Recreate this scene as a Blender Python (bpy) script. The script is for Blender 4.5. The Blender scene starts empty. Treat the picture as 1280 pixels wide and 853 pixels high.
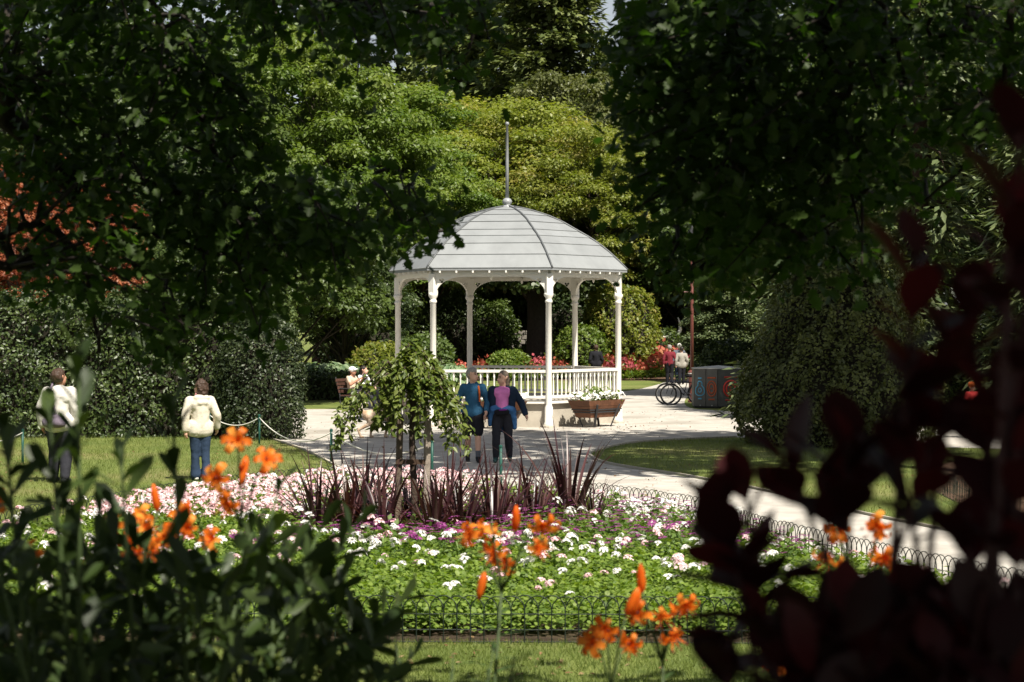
import bpy, bmesh, math, random
import numpy as np
from mathutils import Vector, Matrix

scene = bpy.context.scene
COL = scene.collection
R = math.radians
rng = np.random.default_rng(7)
random.seed(7)

# ------------------------------------------------------------------ camera, sky, sun, exposure
F, H, YH = 2489.0, 2.65, 405.0            # focal length in photo pixels, eye height, horizon row
cam_d = bpy.data.cameras.new('camera'); cam = bpy.data.objects.new('camera', cam_d); COL.objects.link(cam)
cam_d.sensor_width = 36.0; cam_d.lens = 70.0; cam_d.clip_start = 0.05; cam_d.clip_end = 2000
cam.location = (0, 0, H); cam.rotation_euler = (R(90 - 0.495), 0, 0)
cam_d.dof.use_dof = True; cam_d.dof.focus_distance = 46.0; cam_d.dof.aperture_fstop = 5.6
scene.camera = cam

SUN = Vector((0.51, -0.86, 1.43)).normalized()     # towards the sun: behind the camera, to its right
SK = 1 / 1.43
world = bpy.data.worlds.new('World'); scene.world = world; world.use_nodes = True
wn = world.node_tree.nodes; wl = world.node_tree.links
sky = wn.new('ShaderNodeTexSky'); sky.sky_type = 'NISHITA'; sky.sun_disc = False
sky.sun_elevation = math.asin(SUN.z); sky.sun_rotation = math.atan2(SUN.x, SUN.y)
sky.air_density = 1.0; sky.dust_density = 1.5
hsv = wn.new('ShaderNodeHueSaturation'); hsv.inputs['Saturation'].default_value = .4      # thin cloud: a whiter sky
wl.new(sky.outputs[0], hsv.inputs['Color']); wl.new(hsv.outputs[0], wn['Background'].inputs[0]); wn['Background'].inputs[1].default_value = 0.06
sd = bpy.data.lights.new('sun', 'SUN'); sun = bpy.data.objects.new('sun', sd); COL.objects.link(sun)
sd.energy = 5.0; sd.angle = R(0.5); sd.color = (1.0, 0.94, 0.82)
sun.rotation_euler = (-SUN).to_track_quat('-Z', 'Y').to_euler(); sun.location = (20, -30, 50)
vs = scene.view_settings
vs.view_transform = 'Standard'; vs.look = 'None'; vs.exposure = 0.95; vs.gamma = 1.0; vs.use_curve_mapping = False
scene.render.engine = 'CYCLES'
cy = scene.cycles
cy.max_bounces = 5; cy.diffuse_bounces = 3; cy.glossy_bounces = 2; cy.transmission_bounces = 3; cy.transparent_max_bounces = 4
cy.use_denoising = True
try:
    cy.denoiser = 'OPENIMAGEDENOISE'; cy.denoising_input_passes = 'RGB_ALBEDO_NORMAL'
except Exception:
    pass
cy.sample_clamp_indirect = 6.0
cy.caustics_reflective = False; cy.caustics_refractive = False

def P(px, py, d):
    """a point seen at photo pixel (px, py), d metres away"""
    return Vector(((px - 640) / F * d, d, H - (py - YH) / F * d))
def G(px, py):
    """the ground point seen at photo pixel (px, py)"""
    d = F * H / (py - YH)
    return Vector(((px - 640) / F * d, d, 0))
def bank(d):
    t = np.clip((14.0 - np.asarray(d, float)) / 6.0, 0, 1)
    return 1.05 * t * t * (3 - 2 * t)

# ------------------------------------------------------------------ object helpers
def tag(o, label=None, cat=None, group=None, kind=None):
    if label: o['label'] = label
    if cat: o['category'] = cat
    if group: o['group'] = group
    if kind: o['kind'] = kind
    return o
def link(o, parent=None):
    COL.objects.link(o)
    if parent is not None: o.parent = parent
    return o
def empty(name, loc=(0, 0, 0), rz=0.0, sc=1.0):
    o = bpy.data.objects.new(name, None); o.location = loc; o.rotation_euler = (0, 0, rz); o.scale = (sc, sc, sc)
    o.empty_display_size = 0.2
    return link(o)
def setmat(me, m):
    for x in (m if isinstance(m, (list, tuple)) else [m]): me.materials.append(x)
def inst(name, me, parent=None, loc=(0, 0, 0), rot=(0, 0, 0), sc=(1, 1, 1)):
    o = bpy.data.objects.new(name, me); o.location = loc; o.rotation_euler = rot
    o.scale = sc if isinstance(sc, (tuple, list)) else (sc, sc, sc)
    return link(o, parent)
def override(o, m):
    o.material_slots[0].link = 'OBJECT'; o.material_slots[0].material = m
def copy_tree(o, parent=None):
    c = o.copy(); COL.objects.link(c); c.parent = parent
    for ch in list(o.children): copy_tree(ch, c)
    return c

def np_mesh(name, V, polys, mats, rnd=None, matidx=None, smooth=False):
    """polys: list of int arrays, each (n, k)"""
    me = bpy.data.meshes.new(name)
    V = np.ascontiguousarray(V, dtype=np.float32)
    loops = np.concatenate([p.ravel() for p in polys]).astype(np.int32)
    tot = np.concatenate([np.full(len(p), p.shape[1], np.int32) for p in polys])
    start = np.concatenate([[0], np.cumsum(tot)[:-1]]).astype(np.int32)
    me.vertices.add(len(V)); me.vertices.foreach_set('co', V.ravel())
    me.loops.add(len(loops)); me.loops.foreach_set('vertex_index', loops)
    me.polygons.add(len(tot)); me.polygons.foreach_set('loop_start', start); me.polygons.foreach_set('loop_total', tot)
    setmat(me, mats)
    if matidx is not None: me.polygons.foreach_set('material_index', np.asarray(matidx, np.int32))
    if smooth: me.polygons.foreach_set('use_smooth', np.ones(len(tot), bool))
    if rnd is not None:
        a = me.attributes.new('rnd', 'FLOAT', 'POINT'); a.data.foreach_set('value', np.ascontiguousarray(rnd, np.float32))
    me.update(calc_edges=True); me.validate()
    return me

class MB:
    def __init__(s): s.v = []; s.f = []
    def add(s, vs, fs):
        n = len(s.v); s.v += [tuple(x) for x in vs]; s.f += [tuple(i + n for i in f) for f in fs]; return s
    def box(s, c, d, rz=0.0, m=None):
        c = Vector(c); q = Matrix.Rotation(rz, 3, 'Z') if m is None else m
        vs = [c + q @ Vector((x * d[0] / 2, y * d[1] / 2, z * d[2] / 2)) for x in (-1, 1) for y in (-1, 1) for z in (-1, 1)]
        return s.add(vs, [(0, 1, 3, 2), (4, 6, 7, 5), (0, 4, 5, 1), (2, 3, 7, 6), (0, 2, 6, 4), (1, 5, 7, 3)])
    def beam(s, a, b, w, h, up=(0, 0, 1)):
        a = Vector(a); b = Vector(b); d = (b - a).normalized(); x = d.cross(Vector(up))
        if x.length < 1e-4: x = d.cross(Vector((1, 0, 0)))
        x.normalize(); y = x.cross(d).normalized()
        vs = [p + x * sx * w / 2 + y * sy * h / 2 for p in (a, b) for sx, sy in ((-1, -1), (1, -1), (1, 1), (-1, 1))]
        return s.add(vs, [(3, 2, 1, 0), (4, 5, 6, 7)] + [(i, (i + 1) % 4, 4 + (i + 1) % 4, 4 + i) for i in range(4)])
    def tube(s, pts, rad, n=8, cap=True, closed=False):
        pts = [Vector(p) for p in pts]; k = len(pts)
        rad = [rad] * k if isinstance(rad, (int, float)) else list(rad)
        vs = []; prev = None
        for i, p in enumerate(pts):
            if closed: t = pts[(i + 1) % k] - pts[i - 1]
            else: t = pts[min(i + 1, k - 1)] - pts[max(i - 1, 0)]
            if t.length < 1e-9: t = Vector((0, 0, 1))
            t.normalize()
            if prev is None:
                a = Vector((0, 0, 1)) if abs(t.z) < .9 else Vector((1, 0, 0)); x = t.cross(a).normalized()
            else:
                x = prev - t * prev.dot(t)
                if x.length < 1e-6: x = t.orthogonal()
                x.normalize()
            prev = x; y = t.cross(x)
            vs += [p + (x * math.cos(2 * math.pi * j / n) + y * math.sin(2 * math.pi * j / n)) * rad[i] for j in range(n)]
        fs = []
        for i in range(k if closed else k - 1):
            i2 = (i + 1) % k
            fs += [(i * n + j, i * n + (j + 1) % n, i2 * n + (j + 1) % n, i2 * n + j) for j in range(n)]
        if cap and not closed: fs += [tuple(range(n - 1, -1, -1)), tuple((k - 1) * n + j for j in range(n))]
        return s.add(vs, fs)
    def lathe(s, prof, n=16, c=(0, 0, 0), ph=0.0):
        vs = [(c[0] + r * math.cos(ph + 2 * math.pi * j / n), c[1] + r * math.sin(ph + 2 * math.pi * j / n), c[2] + z) for r, z in prof for j in range(n)]
        k = len(prof)
        fs = [(i * n + j, i * n + (j + 1) % n, (i + 1) * n + (j + 1) % n, (i + 1) * n + j) for i in range(k - 1) for j in range(n)]
        fs += [tuple(range(n - 1, -1, -1)), tuple((k - 1) * n + j for j in range(n))]
        return s.add(vs, fs)
    def ball(s, c, r, n=10, m=6, sc=(1, 1, 1)):
        prof = [(r * math.sin(math.pi * i / m) + 1e-4, -r * math.cos(math.pi * i / m)) for i in range(m + 1)]
        k = len(s.v); s.lathe(prof, n)
        s.v[k:] = [(c[0] + x * sc[0], c[1] + y * sc[1], c[2] + z * sc[2]) for x, y, z in s.v[k:]]
        return s
    def mesh(s, name, m, smooth=False):
        me = bpy.data.meshes.new(name); me.from_pydata(s.v, [], s.f); setmat(me, m)
        if smooth: me.polygons.foreach_set('use_smooth', np.ones(len(me.polygons), bool))
        me.update(); return me
    def build(s, name, m, parent=None, loc=(0, 0, 0), rot=(0, 0, 0), smooth=False):
        return inst(name, s.mesh(name, m, smooth), parent, loc, rot)

def rounded(o, w=0.006):
    md = o.modifiers.new('bevel', 'BEVEL'); md.width = w; md.segments = 2; md.limit_method = 'ANGLE'; return o

# ------------------------------------------------------------------ materials
def _principled(m): return next(n for n in m.node_tree.nodes if n.type == 'BSDF_PRINCIPLED')
def mat(name, col, rough=0.7, var=0.15, scale=6.0, bump=0.0, bscale=40.0, spec=0.3, metal=0.0, col2=None, obj_var=0.0):
    m = bpy.data.materials.new(name); m.use_nodes = True; nt = m.node_tree; b = _principled(m)
    b.inputs['Roughness'].default_value = rough; b.inputs['Specular IOR Level'].default_value = spec; b.inputs['Metallic'].default_value = metal
    tc = nt.nodes.new('ShaderNodeTexCoord')
    n = nt.nodes.new('ShaderNodeTexNoise'); n.inputs['Scale'].default_value = scale; n.inputs['Detail'].default_value = 5; n.inputs['Roughness'].default_value = .65
    nt.links.new(tc.outputs['Object'], n.inputs['Vector'])
    r = nt.nodes.new('ShaderNodeValToRGB')
    c2 = col2 or tuple(min(1, c * (1 + var)) for c in col)
    c1 = col if col2 else tuple(c * (1 - var) for c in col)
    r.color_ramp.elements[0].color = (*c1, 1); r.color_ramp.elements[1].color = (*c2, 1)
    r.color_ramp.elements[0].position = .32; r.color_ramp.elements[1].position = .68
    nt.links.new(n.outputs['Fac'], r.inputs['Fac'])
    out = r.outputs['Color']
    if obj_var:
        oi = nt.nodes.new('ShaderNodeObjectInfo'); hs = nt.nodes.new('ShaderNodeHueSaturation'); mr = nt.nodes.new('ShaderNodeMapRange')
        mr.inputs['To Min'].default_value = 1 - obj_var; mr.inputs['To Max'].default_value = 1 + obj_var
        nt.links.new(oi.outputs['Random'], mr.inputs['Value']); nt.links.new(mr.outputs[0], hs.inputs['Value']); nt.links.new(out, hs.inputs['Color']); out = hs.outputs['Color']
    nt.links.new(out, b.inputs['Base Color'])
    if bump:
        n2 = nt.nodes.new('ShaderNodeTexNoise'); n2.inputs['Scale'].default_value = bscale; n2.inputs['Detail'].default_value = 6
        nt.links.new(tc.outputs['Object'], n2.inputs['Vector'])
        bp = nt.nodes.new('ShaderNodeBump'); bp.inputs['Strength'].default_value = bump; bp.inputs['Distance'].default_value = 0.02
        nt.links.new(n2.outputs['Fac'], bp.inputs['Height']); nt.links.new(bp.outputs[0], b.inputs['Normal'])
    return m

def leafmat(name, cols, trans=0.35, rough=0.45, spec=0.35, tcol=None, obj_var=0.12):
    """colour differs from leaf to leaf (attribute rnd) and from plant to plant"""
    m = bpy.data.materials.new(name); m.use_nodes = True; nt = m.node_tree; b = _principled(m)
    b.inputs['Roughness'].default_value = rough; b.inputs['Specular IOR Level'].default_value = spec
    at = nt.nodes.new('ShaderNodeAttribute'); at.attribute_name = 'rnd'
    r = nt.nodes.new('ShaderNodeValToRGB'); e = r.color_ramp.elements
    while len(e) < len(cols): e.new(0.5)
    for i, c in enumerate(cols): e[i].position = i / max(1, len(cols) - 1); e[i].color = (*c, 1)
    nt.links.new(at.outputs['Fac'], r.inputs['Fac'])
    oi = nt.nodes.new('ShaderNodeObjectInfo'); mr = nt.nodes.new('ShaderNodeMapRange'); hs = nt.nodes.new('ShaderNodeHueSaturation')
    mr.inputs['To Min'].default_value = 1 - obj_var; mr.inputs['To Max'].default_value = 1 + obj_var
    nt.links.new(oi.outputs['Random'], mr.inputs['Value']); nt.links.new(mr.outputs[0], hs.inputs['Value']); nt.links.new(r.outputs['Color'], hs.inputs['Color'])
    nt.links.new(hs.outputs['Color'], b.inputs['Base Color'])
    if trans > 0:
        t = nt.nodes.new('ShaderNodeBsdfTranslucent'); mx = nt.nodes.new('ShaderNodeMixShader'); mx.inputs[0].default_value = trans
        g = nt.nodes.new('ShaderNodeMixRGB'); g.blend_type = 'MULTIPLY'; g.inputs[0].default_value = 1; g.inputs[2].default_value = (*(tcol or (1.5, 1.6, .6)), 1)
        nt.links.new(hs.outputs['Color'], g.inputs[1]); nt.links.new(g.outputs[0], t.inputs['Color'])
        o = next(n for n in nt.nodes if n.type == 'OUTPUT_MATERIAL')
        nt.links.new(b.outputs[0], mx.inputs[1]); nt.links.new(t.outputs[0], mx.inputs[2]); nt.links.new(mx.outputs[0], o.inputs['Surface'])
    return m

def groundmat(name, c1, c2, c3, s1, s2, bump, rough=.9, fleck=None):
    m = bpy.data.materials.new(name); m.use_nodes = True; nt = m.node_tree; b = _principled(m); N = nt.nodes.new; L = nt.links.new
    b.inputs['Roughness'].default_value = rough; b.inputs['Specular IOR Level'].default_value = .2
    tc = N('ShaderNodeTexCoord'); a = N('ShaderNodeTexNoise'); a.inputs['Scale'].default_value = s1; a.inputs['Detail'].default_value = 6
    c = N('ShaderNodeTexNoise'); c.inputs['Scale'].default_value = s2; c.inputs['Detail'].default_value = 4
    L(tc.outputs['Object'], a.inputs[0]); L(tc.outputs['Object'], c.inputs[0])
    r = N('ShaderNodeValToRGB'); r.color_ramp.elements[0].color = (*c1, 1); r.color_ramp.elements[1].color = (*c2, 1); r.color_ramp.elements[0].position = .35; r.color_ramp.elements[1].position = .65
    L(a.outputs['Fac'], r.inputs[0])
    r2 = N('ShaderNodeValToRGB'); r2.color_ramp.elements[0].position = .5; r2.color_ramp.elements[1].position = .72
    L(c.outputs['Fac'], r2.inputs[0])
    mx = N('ShaderNodeMixRGB'); mx.inputs[2].default_value = (*c3, 1); L(r2.outputs[0], mx.inputs[0]); L(r.outputs[0], mx.inputs[1])
    out = mx.outputs[0]
    if fleck:
        v = N('ShaderNodeTexVoronoi'); v.inputs['Scale'].default_value = fleck[1]; L(tc.outputs['Object'], v.inputs[0])
        lt = N('ShaderNodeMath'); lt.operation = 'LESS_THAN'; lt.inputs[1].default_value = fleck[2]; L(v.outputs['Distance'], lt.inputs[0])
        gn = N('ShaderNodeTexNoise'); gn.inputs['Scale'].default_value = .35; L(tc.outputs['Object'], gn.inputs[0])
        gt = N('ShaderNodeMath'); gt.operation = 'GREATER_THAN'; gt.inputs[1].default_value = .5; L(gn.outputs['Fac'], gt.inputs[0])
        mu = N('ShaderNodeMath'); mu.operation = 'MULTIPLY'; L(lt.outputs[0], mu.inputs[0]); L(gt.outputs[0], mu.inputs[1])
        m2 = N('ShaderNodeMixRGB'); m2.inputs[2].default_value = (*fleck[0], 1); L(mu.outputs[0], m2.inputs[0]); L(out, m2.inputs[1]); out = m2.outputs[0]
    L(out, b.inputs['Base Color'])
    fb = N('ShaderNodeTexNoise'); fb.inputs['Scale'].default_value = 45; fb.inputs['Detail'].default_value = 5; L(tc.outputs['Object'], fb.inputs[0])
    bp = N('ShaderNodeBump'); bp.inputs['Strength'].default_value = bump; bp.inputs['Distance'].default_value = .03; L(fb.outputs['Fac'], bp.inputs['Height']); L(bp.outputs[0], b.inputs['Normal'])
    return m

M = {}
M['lawn'] = groundmat('lawn', (.085, .115, .026), (.14, .165, .042), (.19, .17, .07), .9, .28, .6)
M['path'] = groundmat('path', (.355, .33, .295), (.45, .42, .378), (.27, .245, .21), 2.6, .5, .5, fleck=((.22, .16, .10), 3.6, .05))
M['soil'] = groundmat('soil', (.035, .024, .016), (.07, .048, .03), (.05, .045, .02), 3, 1, .9)
M['mulch'] = groundmat('mulch', (.09, .05, .032), (.15, .09, .06), (.07, .05, .03), 5, 1, .9)
M['white'] = mat('white_paint', (.70, .665, .60), .5, .04, 2.2, .08, 30, col2=(.78, .755, .70))
M['roof'] = mat('roof_metal', (.215, .225, .232), .5, .10, 1.7, .04, 8, spec=.5, obj_var=.05)
M['rib'] = mat('roof_rib', (.09, .095, .10), .45, .1)
M['finial'] = mat('finial_metal', (.24, .25, .26), .35, .1, spec=.5)
M['underlay'] = mat('roof_underlay', (.13, .13, .135), .8, .1)
M['concrete'] = mat('concrete', (.40, .36, .30), .85, .16, 2.2, .3, 60)
M['floorboards'] = mat('bandstand_floor', (.42, .38, .33), .8, .1)
M['planter'] = mat('planter_wood', (.11, .045, .022), .6, .3, 9, .3, 50, obj_var=.15)
M['iron'] = mat('dark_iron', (.03, .03, .032), .5, .15)
M['fence'] = mat('green_black_wire', (.012, .02, .014), .5, .15)
M['post_green'] = mat('green_post_paint', (.01, .06, .045), .45, .1)
M['rope'] = mat('white_rope', (.7, .68, .62), .8, .1, 60)
M['stake'] = mat('timber_stake', (.10, .075, .055), .85, .35, 14, .5, 60)
M['stake2'] = mat('weathered_stake', (.24, .20, .165), .85, .3, 14, .5, 60)
M['bark'] = mat('bark', (.055, .040, .030), .9, .4, 7, .9, 26)
M['bark_dark'] = mat('dark_bark', (.022, .017, .013), .9, .35, 7, .8, 26)
M['bark_red'] = mat('reddish_bark', (.05, .03, .022), .9, .3, 6, .8, 26)
M['redpost'] = mat('oxide_red_paint', (.13, .042, .034), .45, .12)
M['bin'] = mat('bin_grey', (.085, .085, .08), .5, .12, 4)
M['binlid'] = mat('bin_lid', (.42, .42, .40), .5, .1, 4)
M['blue'] = mat('print_blue', (.10, .36, .55), .6, .05)
M['red'] = mat('print_red', (.55, .05, .035), .6, .05)
M['orange_print'] = mat('print_orange', (.42, .09, .03), .6, .05)
M['stone'] = mat('grey_stone', (.20, .18, .155), .9, .3, 4, .7, 20, obj_var=.2)
M['palestone'] = mat('pale_stone', (.5, .46, .40), .8, .2, 3, .4, 20)
# foliage
M['lf_yel'] = leafmat('leaf_yellow_green', [(.085, .12, .016), (.15, .18, .025), (.205, .22, .04), (.24, .19, .05)], .4)
M['lf_grn'] = leafmat('leaf_fresh_green', [(.065, .115, .017), (.12, .175, .028), (.185, .225, .05)], .4)
M['lf_mid'] = leafmat('leaf_mid_green', [(.035, .06, .013), (.065, .10, .022), (.10, .135, .034)], .34)
M['lf_dark'] = leafmat('leaf_dark_green', [(.018, .034, .010), (.038, .058, .017), (.062, .085, .026)], .25)
M['lf_olive'] = leafmat('leaf_olive', [(.06, .075, .022), (.105, .12, .036), (.15, .16, .055)], .3)
M['lf_conifer'] = leafmat('needle_green', [(.055, .078, .022), (.10, .125, .036), (.15, .17, .055)], .15)
M['lf_cedar'] = leafmat('needle_grey_green', [(.05, .075, .032), (.09, .115, .05), (.14, .165, .075)], .18)
M['lf_gloss'] = leafmat('leaf_glossy_hedge', [(.020, .036, .009), (.040, .062, .015), (.085, .115, .03)], .2, .42, .4)
M['lf_holly'] = leafmat('leaf_holly', [(.015, .026, .009), (.028, .042, .014), (.048, .064, .02)], .12, .45, .35)
M['lf_yew'] = leafmat('leaf_yew', [(.040, .050, .013), (.072, .084, .020), (.12, .13, .034)], .15, .5, .3)
M['lf_oak'] = leafmat('leaf_oak', [(.024, .044, .010), (.038, .064, .014), (.055, .088, .020)], .42, .5, .25, (1.4, 2.0, .5))
M['lf_oranged'] = leafmat('leaf_copper', [(.14, .03, .014), (.28, .085, .035), (.38, .16, .08)], .3, tcol=(1.5, 1, .7))
M['lf_weep'] = leafmat('leaf_weeping_tree', [(.045, .075, .012), (.10, .14, .022), (.17, .20, .05), (.13, .17, .03)], .35, .4)
M['lf_bed'] = leafmat('leaf_bedding', [(.075, .13, .02), (.14, .21, .032), (.20, .27, .05)], .4, .55)
M['lf_daisy'] = leafmat('leaf_daisy', [(.055, .10, .02), (.09, .15, .028), (.13, .20, .04)], .35, .55)
M['lf_hosta'] = leafmat('leaf_hosta', [(.06, .11, .045), (.12, .18, .085), (.22, .28, .16)], .25, .5)
M['lf_flax'] = leafmat('leaf_flax', [(.022, .008, .011), (.045, .015, .018), (.075, .030, .030), (.10, .06, .05)], .15, .35, .5, (1.4, .6, .5))
M['lf_rhodo'] = leafmat('leaf_rhododendron', [(.018, .034, .010), (.032, .054, .013), (.055, .082, .022)], .25, .45, .3, obj_var=.3)
M['lf_purple'] = leafmat('leaf_purple', [(.022, .006, .008), (.036, .008, .011), (.065, .010, .013)], .32, .5, .2, (2.6, .5, .5), obj_var=.4)
M['lf_lily'] = leafmat('leaf_lily', [(.04, .075, .02), (.06, .105, .03)], .3, .45)
M['grass'] = leafmat('grass_blade', [(.08, .12, .022), (.135, .17, .036), (.20, .20, .07)], .3, .6)
M['petal_orange'] = leafmat('petal_orange', [(.78, .18, .015), (.86, .27, .03), (.90, .37, .06)], .5, .45, .3, (1.2, .9, .6))
M['petal_white'] = leafmat('petal_white', [(.75, .72, .68), (.82, .80, .78)], .25, .6, .2, (1, 1, 1))
M['petal_pink'] = leafmat('petal_pink', [(.72, .42, .46), (.80, .55, .58), (.82, .68, .68)], .25, .6, .2, (1.1, .9, .9))
M['petal_purple'] = leafmat('petal_purple', [(.16, .02, .12), (.26, .045, .20), (.40, .14, .33)], .25, .6, .2, (1.2, .8, 1.1))
M['petal_red'] = leafmat('petal_red', [(.26, .045, .035), (.36, .09, .06), (.38, .17, .09)], .25, .6, .2, (1.2, .8, .7))
M['petal_redpink'] = leafmat('petal_redpink', [(.34, .06, .08), (.42, .12, .13)], .25, .6, .2, (1.2, .8, .8))
M['twigs_and_shade'] = mat('twigs_and_shade', (.020, .017, .011), .95, .4, 9, .8, 30)  # twiggy brown taken near black: the shade inside the bush is in the colour
M['litter'] = leafmat('fallen_leaf', [(.10, .05, .025), (.17, .10, .05), (.22, .17, .09)], 0, .8, .1)
M['anther'] = mat('anther', (.12, .03, .015), .7)
M['stem_green'] = mat('green_stem', (.045, .07, .022), .6, .25)
M['stem_brown'] = mat('brown_stem', (.06, .035, .022), .8, .3)
M['stem_purple'] = mat('purple_stem', (.05, .016, .016), .6, .3)

# ------------------------------------------------------------------ leaf scattering
def unit(v): return v / np.maximum(np.linalg.norm(v, axis=-1, keepdims=True), 1e-9)
def rdir(n): return unit(rng.normal(size=(n, 3)))
T_DIAMOND = (np.array([(0, 0, 0), (.30, .45, .07), (0, 1, -.05), (-.30, .45, .07)]), [np.array([(0, 1, 2), (0, 2, 3)])])
T_ROUND = (np.array([(0, 0, 0), (.42, .25, .06), (.40, .75, .06), (0, 1, 0), (-.40, .75, .06), (-.42, .25, .06)]), [np.array([(0, 1, 2, 3), (0, 3, 4, 5)])])
T_NEEDLE = (np.array([(0, 0, 0), (.16, .5, .02), (0, 1, -.1), (-.16, .5, .02)]), [np.array([(0, 1, 2), (0, 2, 3)])])
T_BLADE = (np.array([(-.06, 0, 0), (.06, 0, 0), (0, 1, .0)]), [np.array([(0, 1, 2)])])
_h = [(0, 0), (.10, .10), (.30, .16), (.17, .28), (.40, .42), (.22, .52), (.42, .68), (.20, .76), (.16, .93), (0, 1)]
T_OAK = (np.array([(x, y, abs(x) * .25 - .12 * y * y) for x, y in _h] + [(-x, y, abs(x) * .25 - .12 * y * y) for x, y in _h[1:-1]]),
         [np.array([tuple(range(10))]), np.array([(9, 17, 16, 15, 14, 13, 12, 11, 10, 0)])])
T_OVATE = (np.array([(0, 0, 0), (.24, .20, .05), (.27, .45, .05), (.13, .78, .0), (0, 1, -.1), (-.13, .78, .0), (-.27, .45, .05), (-.24, .20, .05)]), [np.array([(0, 1, 2, 3, 4), (0, 4, 5, 6, 7)])])
T_LONG = (np.array([(0, 0, 0), (.16, .3, .04), (.15, .65, .0), (0, 1, -.12), (-.15, .65, .0), (-.16, .3, .04)]), [np.array([(0, 1, 2, 3), (0, 3, 4, 5)])])

def scatter(name, C, N, U, S, tpl, mats, rnd=None, matidx=None):
    n = len(C); T, fs = tpl; k = len(T)
    N = unit(N); U = unit(U - N * np.sum(U * N, axis=1, keepdims=True)); Rr = np.cross(U, N)
    S = np.broadcast_to(np.asarray(S, float), (n,))[:, None, None]
    V = C[:, None, :] + S * (T[None, :, 0:1] * Rr[:, None] + T[None, :, 1:2] * U[:, None] + T[None, :, 2:3] * N[:, None])
    off = (np.arange(n) * k)[:, None, None]
    polys = [(f[None] + off).reshape(-1, f.shape[1]) for f in fs]
    r = rng.random(n) if rnd is None else rnd
    mi = None
    if matidx is not None: mi = np.concatenate([np.repeat(matidx, len(f)) for f in fs])
    return np_mesh(name, V.reshape(-1, 3), polys, mats, np.repeat(r, k), mi)

def clump_leaves(cen, rad, per, flat=.6, shell=.5, up=.5):
    """leaves round each clump centre: mostly near its surface and its top"""
    n = len(cen); d = rdir(n * per); d[:, 2] = np.where(d[:, 2] < -.25, -d[:, 2] * .5, d[:, 2])
    r = shell + (1 - shell) * rng.random(n * per) ** .6
    r *= 1 + .15 * rng.normal(size=n * per)
    c = np.repeat(cen, per, 0); rr = np.repeat(rad, per)
    off = d * r[:, None] * rr[:, None]; off[:, 2] *= flat
    N = unit(d * .7 + np.array([0, 0, up]) + rng.normal(size=d.shape) * .45)
    U = unit(d * np.array([1, 1, .3]) + rng.normal(size=d.shape) * .6 + np.array([0, 0, -.3]))
    return c + off, N, U

def crown_centres(n, rx, ry, rz, zc, inner=.45, low=-.75):
    d = rdir(n * 3); d = d[d[:, 2] > low][:n]
    r = inner + (1 - inner) * rng.random(len(d)) ** .5
    return d * r[:, None] * np.array([rx, ry, rz]) + np.array([0, 0, zc])

def limb(mb, a, b, r0, r1, sag=.1, n=6, k=5):
    a = np.array(a); b = np.array(b); L = np.linalg.norm(b - a)
    w = rng.normal(size=3) * L * .06
    pts = [a + (b - a) * t + np.array([0, 0, 1]) * sag * L * math.sin(math.pi * t) + w * math.sin(2 * math.pi * t) for t in np.linspace(0, 1, k + 1)]
    mb.tube(pts, [r0 + (r1 - r0) * t for t in np.linspace(0, 1, k + 1)], n)

def broadleaf(name, hgt, cr, z0, ncl, per, leaf, m, seed, tpl=T_DIAMOND, flat=.6, clr=.27, bark='bark', trunk_r=None, low=-.75, squash=1.0):
    """a deciduous tree of hgt metres standing at its own origin: trunk (with limbs) and crown"""
    global rng
    rng = np.random.default_rng(seed)
    root = empty(name)
    zc = (hgt + z0) / 2; rz = (hgt - z0) / 2 * .93
    cen = crown_centres(ncl, cr * .86, cr * .86 * squash, rz * .9, zc, low=low)
    rad = cr * clr * (.7 + .6 * rng.random(len(cen)))
    C, N, U = clump_leaves(cen, rad, per, flat)
    cl = np.repeat(rng.random(len(cen)), per)                     # each clump has its own shade of leaf
    rn = np.clip(cl * .55 + rng.random(len(C)) * .45, 0, 1)
    me = scatter('crown', C, N, U, leaf * (.65 + .7 * rng.random(len(C))), tpl, M[m], rn)
    inst('crown', me, root)
    mb = MB(); tr = trunk_r or hgt * .022
    top = z0 + (hgt - z0) * .7
    pts = [(0.05 * math.sin(i * 1.3) * i, .05 * math.cos(i * 1.7) * i, -.3 + (top + .3) * i / 7) for i in range(8)]
    mb.tube(pts, [tr * (1.5 if i == 0 else 1.08 if i == 1 else 1 - .11 * i) for i in range(8)], 10)
    for i in rng.permutation(len(cen))[:min(64, len(cen))]:
        t = min(.95, max(.2, (cen[i][2] - .6 * np.hypot(*cen[i][:2])) / top)); j = int(t * 7)
        limb(mb, pts[j], cen[i], tr * .42 * (1.1 - t), tr * .06, .06, 5, 4)
    mb.build('trunk', M[bark], root, smooth=True)
    return root

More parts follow.
